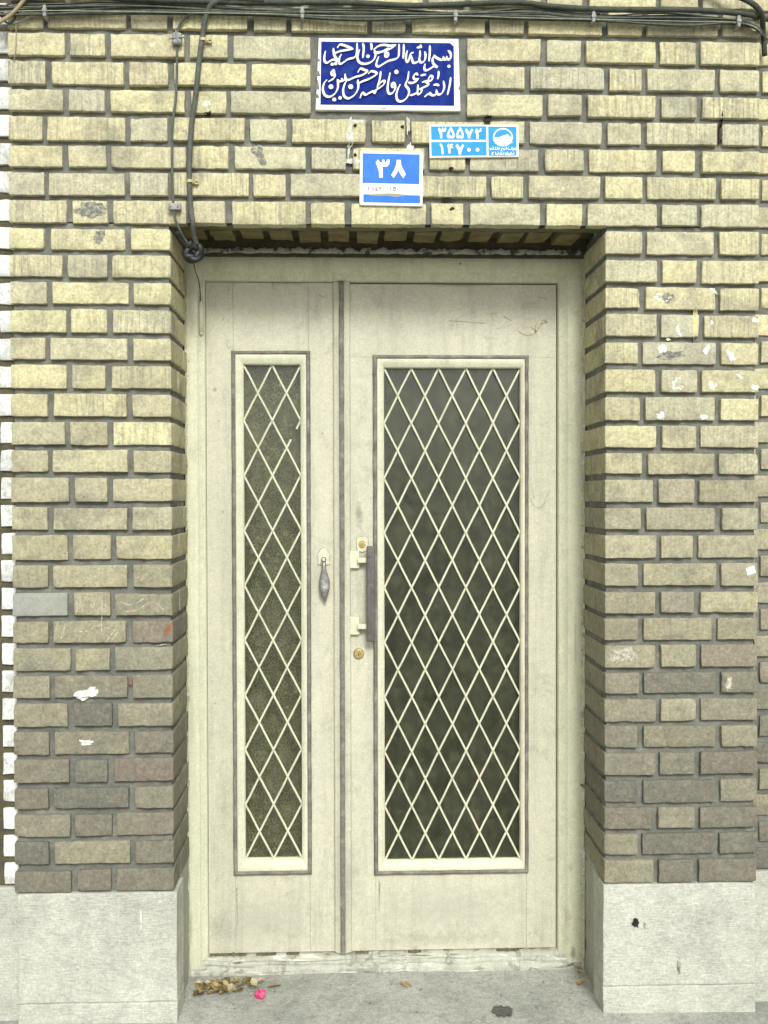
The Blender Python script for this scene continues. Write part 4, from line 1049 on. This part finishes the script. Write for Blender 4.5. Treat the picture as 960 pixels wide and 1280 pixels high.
D2 = [(0, 30), (18, 0), (30, 22), (44, 22), (50, 0), (64, 0), (62, 34), (46, 44), (34, 44), (36, 120), (16, 120), (12, 60)]
D4 = [(0, 22), (14, 0), (26, 18), (40, 4), (58, 6), (60, 20), (42, 24), (44, 34), (62, 36), (58, 50), (34, 52), (36, 110), (14, 112), (10, 56)]
place(D3, 134, 214, 72, 176)
for cx_ in (254, 342):
    ink.stroke([(cx_ + 4, 80), (cx_ + 24, 120), (cx_ + 30, 160), (cx_ + 10, 168), (cx_ - 2, 154), (cx_ - 14, 168), (cx_ - 26, 152), (cx_ - 14, 112), (cx_ + 4, 84)], 19, None, False)
place(D7, 394, 472, 80, 176); place(D2, 488, 552, 80, 182)
ink.stroke([(160, 236), (172, 262), (178, 320)], 20, None, False); place(D4, 222, 280, 226, 322); place(D7, 304, 386, 228, 332)
for cx_ in (432, 513): ink.dot(cx_, 286, 19, 8)
ink.build('numerals', M['letter_white'], root)
ink = Ink(YU - .0009, z3c)
ring = [(757 + 95 * cos(a), 165 + 88 * sin(a)) for a in [2 * pi * k / 40 for k in range(41)]]; rin = [(757 + 82 * cos(a), 165 + 75 * sin(a)) for a in [2 * pi * k / 40 for k in range(41)]]
for k in range(40): ink.mb.add([ink.pt(*ring[k]), ink.pt(*ring[k + 1]), ink.pt(*rin[k + 1]), ink.pt(*rin[k])], [(0, 1, 2, 3)])
low = [(757 + 83 * cos(a), 165 + 76 * sin(a)) for a in [pi * k / 20 for k in range(0, 21)]]
ink.poly(low + [(690, 166), (720, 164), (760, 150), (795, 138), (812, 142), (820, 160)])
ink.dot(842, 216, 7, 8)
ink.build('emblem', M['letter_white'], root)
ink = Ink(YU - .0009, z3c)
# two lines of tiny writing under the emblem
for st in [[(886, 272), (880, 282), (868, 283), (862, 274)], [(858, 276), (852, 290)], [(846, 262), (838, 282), (824, 283)], [(822, 284), (806, 280), (802, 272)], [(790, 260), (790, 282)], [(780, 276), (770, 284), (762, 276)], [(750, 272), (742, 278), (746, 290), (738, 294)],
           [(724, 272), (716, 284), (704, 282)], [(706, 260), (704, 282), (690, 283)], [(690, 268), (680, 284), (668, 283)], [(662, 260), (664, 282), (650, 283)], [(646, 276), (638, 284), (632, 274)]]: ink.stroke(st, 8, None, False)
for a in ((872, 266), (812, 264), (768, 292), (718, 264), (640, 292), (684, 262)): ink.dot(a[0], a[1], 4, 6)
for st in [[(866, 318), (858, 330), (846, 331), (840, 322)], [(836, 312), (832, 331), (818, 330)], [(814, 320), (808, 340)], [(800, 310), (800, 331)], [(792, 322), (784, 336), (776, 324)], [(764, 318), (758, 331), (740, 332)], [(738, 310), (736, 332), (720, 330)], [(716, 318), (708, 332), (696, 330)], [(684, 312), (688, 334)], [(664, 312), (654, 320), (652, 334), (662, 334)]]: ink.stroke(st, 8, None, False)
for a in ((858, 310), (784, 314), (752, 308), (708, 310), (704, 340)): ink.dot(a[0], a[1], 4, 6)
ink.build('small_print', M['letter_white'], root)

# small sticker on the right pier
mb = MB(); c = surf(937.5, 714); vs = []
for j in range(5):
    for i in range(5):
        q = surf(932 + i * 2.6 + j * .6, 710.5 - i * .9 + j * 2.2, .001); vs.append(q)
mb.add(vs, [(j * 5 + i, j * 5 + i + 1, j * 5 + i + 6, j * 5 + i + 5) for j in range(4) for i in range(4)])
tag(mb.build('sticker', M['sign_white']), 'tiny white paper sticker near the outer edge of the right pier', 'sticker')

# ------------------------------------------------------------------ cables
def px_path(pts): return [U(x, y, D) for x, y, D in pts]
def wire(name, label, pts, r, m, group=None, cat='cable', n=8, sm=5):
    mb = MB(); tube(mb, px_path(pts), r, n, smooth=sm); return tag(mb.build(name, m), label, cat, group)
GT = 'cables strung along the top of the wall'
wire('cable', 'thickest black cable sagging along the very top of the wall', [(-200, -6, -.03), (-60, -14, -.02), (150, -2, -.03), (300, 3, -.028), (430, 3, -.03), (520, 7, -.03), (640, 3, -.03), (690, 8, -.03), (760, 12, -.03), (850, 12, -.03), (905, 15, -.03), (940, 19, -.02), (965, 24, .02), (1100, 18, .02)], .0072, M['cable_dark'], GT, n=10)
wire('cable', 'thick dark cable curving down into the top right corner', [(870, -30, -.03), (915, -8, -.035), (940, 4, -.035), (952, 18, -.02), (954, 40, .02), (956, 70, .035)], .0075, M['cable_dark'], GT, n=10)
rw = random.Random(5)
specs = []
anchors = [(-30, 12), (60, 14), (180, 13), (320, 15), (440, 18), (568, 20), (660, 19), (745, 22), (840, 26), (920, 28), (946, 34), (957, 50)]
descr = ['pale', 'grey', 'dark']
lab = ['thin pale wire lying along the cable bundle at the wall top', 'thin grey wire lying along the cable bundle at the wall top', 'thin dark wire lying along the cable bundle at the wall top']
for k in range(15):
    kind = (0, 1, 2, 1, 0, 1, 2, 1, 0, 1, 1, 2, 0, 1, 2)[k]; off = rw.uniform(-8, 7); ph = rw.uniform(0, 9)
    pts = []
    for i, (x, y) in enumerate(anchors):
        spread = 0.45 if x in (568, 745, 920, 320) else 1.0
        if i >= len(anchors) - 2: spread = .3
        yy = y + off * spread + 3.2 * sin(ph + i * 1.7) * spread
        pts.append((x + (rw.uniform(-14, 14) if 0 < i < len(anchors) - 2 else 0), yy, (-.012 - .016 * ((k * .37) % 1)) if i < len(anchors) - 1 else .03))
    if k in (2, 7): pts = pts[3:]
    if k in (4,): pts = pts[:8]
    wire('wire', lab[kind], pts, (.0014, .0020, .0026)[kind] * rw.uniform(.85, 1.3), M[('wire_pale', 'cable_grey', 'cable_dark')[kind]], ('pale', 'grey', 'dark')[kind] + ' wires along the top of the wall', 'wire', 6, 5)
wire('wire', 'pale wire dipping below the bundle towards the top left corner', [(-20, 40, -.01), (20, 28, -.012), (45, 18, -.014), (75, 10, -.016), (110, 12, -.016), (180, 8, -.016), (270, 14, -.016)], .0022, M['wire_pale'], None, 'wire', 6)
wire('wire', 'looped dark wire in the top left corner', [(14, 2, -.02), (4, 12, -.02), (3, 22, -.02), (10, 29, -.02), (18, 24, -.015), (24, 14, -.015), (60, 12, -.015)], .0028, M['cable_dark'], None, 'wire', 6)
wire('wire', 'short loose thin wire hanging down the far left edge of the brickwork', [(20, 20, -.012), (20, 45, -.008), (19, 68, -.006), (17, 76, -.005)], .0011, M['wire_pale'], None, 'wire', 6)
wire('conduit', 'tan rigid conduit slanting across the top left corner', [(44, -24, -.03), (30, 0, -.03), (14, 18, -.028), (-6, 31, -.025), (-40, 52, -.02)], .0052, M['stick'], None, 'conduit', 8)
lb = {1: 'small grey clip on the cable bundle left of the plaque', 2: 'small grey clip on the cable bundle above the plaque right end', 3: 'small grey clip holding the cable bundle right of the plaque', 4: 'small grey clip on the cable bundle at the top right corner'}
for q, (x, y) in enumerate(((57, 15), (378, 17), (569, 21), (741, 22), (922, 28))):
    mb = MB(); c = U(x, y, -.02)
    box(mb, c.x - .0045, c.x + .0045, -.032, .006, c.z - .016, c.z + .014, .002); box(mb, c.x - .006, c.x + .006, -.034, -.0285, c.z - .005, c.z + .004, .0015)
    tag(mb.build('cable_clip', M['tape'], smooth=False), 'small grey clip on the cable bundle at the top left corner' if q == 0 else lb[q], 'clip', 'clips holding the cable bundle')

# thick drop cable with brass clips, ending in a taped black coil
root = empty('drop_cable', U(240, 300, -.012), 'thick dark grey cable running down the bricks to the door corner', 'cable')
mb = MB(); tube(mb, px_path([(330, -1, -.035), (288, -2, -.033), (266, 4, -.03), (257, 22, -.018), (252, 52, -.012), (248, 84, -.012), (245, 115, -.012), (240, 150, -.012), (237.5, 185, -.012), (236.5, 222, -.012), (238, 255, -.012), (241, 278, -.012), (242, 293, .01), (246, 306, .03)]), .0072, 12)
adopt(mb.build('sheath', M['cable_grey']), root)
for (x, y) in ((254, 50), (237.5, 227)):
    mb = MB(); c = U(x, y, -.012)
    ring_ = [Vector((c.x + cos(a) * .0098, -.012 + sin(a) * .0098, c.z)) for a in [2 * pi * k / 14 for k in range(15)]]
    vs = [];
    for p in ring_: vs += [p + Vector((0, 0, .004)), p - Vector((0, 0, .004))]
    mb.add(vs, [(2 * i, 2 * i + 1, 2 * i + 3, 2 * i + 2) for i in range(14)])
    box(mb, c.x + .008, c.x + .022, -.006, -.003, c.z - .005, c.z + .004, .001)
    tube(mb, [Vector((c.x + .017 + cos(a) * .0048, -.0085, c.z - .001 + sin(a) * .0048)) for a in [2 * pi * k / 12 for k in range(13)]], .0017, 6, smooth=0)
    adopt(mb.build('clip', M['clip']), root)
root = empty('thin_cable', U(218, 280, -.008), 'thin grey cable with two connector blocks beside the thick drop cable', 'cable')
mb = MB(); tube(mb, px_path([(300, 16, -.02), (258, 15, -.02), (236, 19, -.016), (224, 32, -.01), (221.5, 52, -.008), (221, 90, -.008), (219.5, 125, -.008), (216, 152, -.008), (215, 190, -.008), (215.5, 225, -.008), (217, 258, -.008), (220, 276, -.008), (228, 294, .01), (236, 306, .03)]), .0034, 8)
adopt(mb.build('sheath', M['cable_grey']), root)
mb = MB(); c = U(222, 49, -.01); box(mb, c.x - .014, c.x + .012, -.022, -.002, c.z - .016, c.z + .014, .005, seg=2)
for k in range(4):
    a = k * 1.7; tube(mb, [c + Vector((0, -.012, 0)), c + Vector((cos(a) * .014, -.014, sin(a) * .012)), c + Vector((cos(a) * .02, -.01, sin(a) * .018))], .0022, 6)
adopt(mb.build('connector', M['tape']), root)
mb = MB(); c = U(218, 258.5, -.01); box(mb, c.x - .016, c.x + .018, -.016, -.002, c.z - .009, c.z + .009, .003, seg=2)
for s in (-1, 1): disc(mb, (c.x + s * .010, c.z), .003, -.016, -.018, 8)
adopt(mb.build('connector', M['tape']), root)
root = empty('cable_coil', U(240, 328, .04), 'black taped coil of cable hanging at the upper left door corner', 'cable')
mb = MB(); c = U(241.5, 315, .04); pts = []
for k in range(64):
    a = 2 * pi * k / 16 + .6; rr = .0185 + .0045 * sin(k * .9)
    pts.append(c + Vector((cos(a) * rr, .006 * sin(k * .7), sin(a) * rr * 1.05)))
tube(mb, pts, .0088, 8, smooth=3)
tube(mb, px_path([(222, 288, .012), (229, 300, .028), (236, 310, .038)]), .011, 8); tube(mb, px_path([(244, 296, .02), (243, 304, .03), (238, 312, .038)]), .007, 8)
adopt(mb.build('coil', M['black']), root)
mb = MB(); tube(mb, px_path([(242, 326, .04), (244, 338, .12), (248, 350, .22), (250, 362, DF - .004), (250.5, 376, DF - .002)]), .0016, 6)
adopt(mb.build('loose_wire', M['cable_dark']), root)

# ------------------------------------------------------------------ litter on the ground
def leaf_thing(label, px, py, L, m, rz, group=None, z=.006, curl=1.0):
    mb = MB(); n = 8; vs = []
    for i in range(n + 1):
        t = i / n; wdt = L * .30 * sin(pi * min(1, t * 1.02)) ** .8 * (1 + .25 * sin(t * 21)) + .0004
        bend = curl * L * .35 * (t - .5) ** 2
        for s in (-1, -.5, 0, .5, 1):
            vs.append(Vector(((t - .5) * L, s * wdt, bend + abs(s) * wdt * .55 * curl + .002 * noise.noise(Vector((t * 5, s * 2, rz))))))
    mb.add(vs, [(i * 5 + k, i * 5 + k + 1, (i + 1) * 5 + k + 1, (i + 1) * 5 + k) for i in range(n) for k in range(4)])
    p = UG(px, py, z); o = mb.build('dry_leaf', m); o.location = (p.x, p.y, z); o.rotation_euler = (random.uniform(-.5, .5), random.uniform(-.5, .5), rz)
    return tag(o, label, 'leaf', group)
GL = 'dry leaves heaped in the left corner of the doorway'
for i in range(64):
    px = 246 + abs(random.gauss(0, 1)) * 34; py = 1242 - random.random() * 14 + (px - 246) * -.06
    if px > 335: px = 246 + random.random() * 60
    p = UG(px, py, 0)
    if p.y > .245 or p.x < WA + .012: py += 8
    leaf_thing('brown dry leaf in the litter heap left of the pink wrapper', px, py, random.uniform(.016, .040), random.choice((M['leaf'], M['leaf'], M['leaf_dark'], M['leaf_straw'])), random.uniform(0, 6.28), GL, z=random.uniform(.004, .026), curl=random.uniform(.4, 1.4))
leaf_thing('pale straw coloured leaf just right of the pink wrapper', 343, 1233, .045, M['leaf_orange'], .5, None, .006, .6)
leaf_thing('orange brown leaf against the right plinth inside the doorway', 728, 1229, .042, M['leaf_orange'], 1.0, None, .008)
leaf_thing('tiny dark orange leaf wedged high in the right doorway corner', 724, 1215, .025, M['leaf_orange'], 2.0, None, .01)
leaf_thing('small pale leaf on the ground near the right frame edge', 953, 1229, .035, M['leaf'], 2.4, None, .006, .5)
leaf_thing('thin pale sliver lying on the pavement below the pull handle side', 508, 1231, .04, M['leaf'], -.35, None, .004, .3)
b = bmesh.new(); bmesh.ops.create_icosphere(b, subdivisions=3, radius=.016)
for v in b.verts: v.co = v.co * (1 + .55 * noise.noise(v.co * 110)) ; v.co.z *= .75
b.verts.index_update(); mb = MB(); mb.add([v.co.copy() for v in b.verts], [[v.index for v in f.verts] for f in b.faces]); b.free()
o = mb.build('wrapper', M['pink'], smooth=False); p = UG(326, 1242, .012); o.location = (p.x, p.y, .012)
tag(o, 'crumpled bright pink wrapper on the pavement by the leaf litter', 'litter')
# tar blotch and scattered grit
mb = MB(); p = UG(629, 1264, .004); n = 24; vs = [(p.x, p.y, .0072)]
for k in range(n):
    a = 2 * pi * k / n; rr = 1 + .9 * noise.noise(Vector((cos(a) * 2.2, sin(a) * 2.2, 4))); vs.append((p.x + cos(a) * .028 * rr, p.y + sin(a) * .03 * rr, .0052))
mb.add(vs, [(0, 1 + k, 1 + (k + 1) % n) for k in range(n)])
tag(mb.build('tar_blotch', M['tar']), 'small dark tar blotch on the pavement in front of the door', 'stain')
mb = MB()
for k in range(900):
    x_, y_ = random.uniform(-.1, 2.2), random.uniform(-.25, .25)
    if y_ > -.02 and not (WA + .02 < x_ < WB - .02): continue
    s = random.choice((.0015, .002, .003, .0045)); vs = [Vector((x_, y_, .004)) + Vector((random.uniform(-1, 1), random.uniform(-1, 1), random.uniform(-.2, 1))) * s for _ in range(4)]
    mb.add(vs, [(0, 1, 2), (0, 2, 3), (0, 3, 1), (1, 3, 2)], random.choice((0, 1, 1, 2)))
o = mb.build('grit', [M['leaf'], M['mortar'], M['chalk']], smooth=False); o['kind'] = 'stuff'
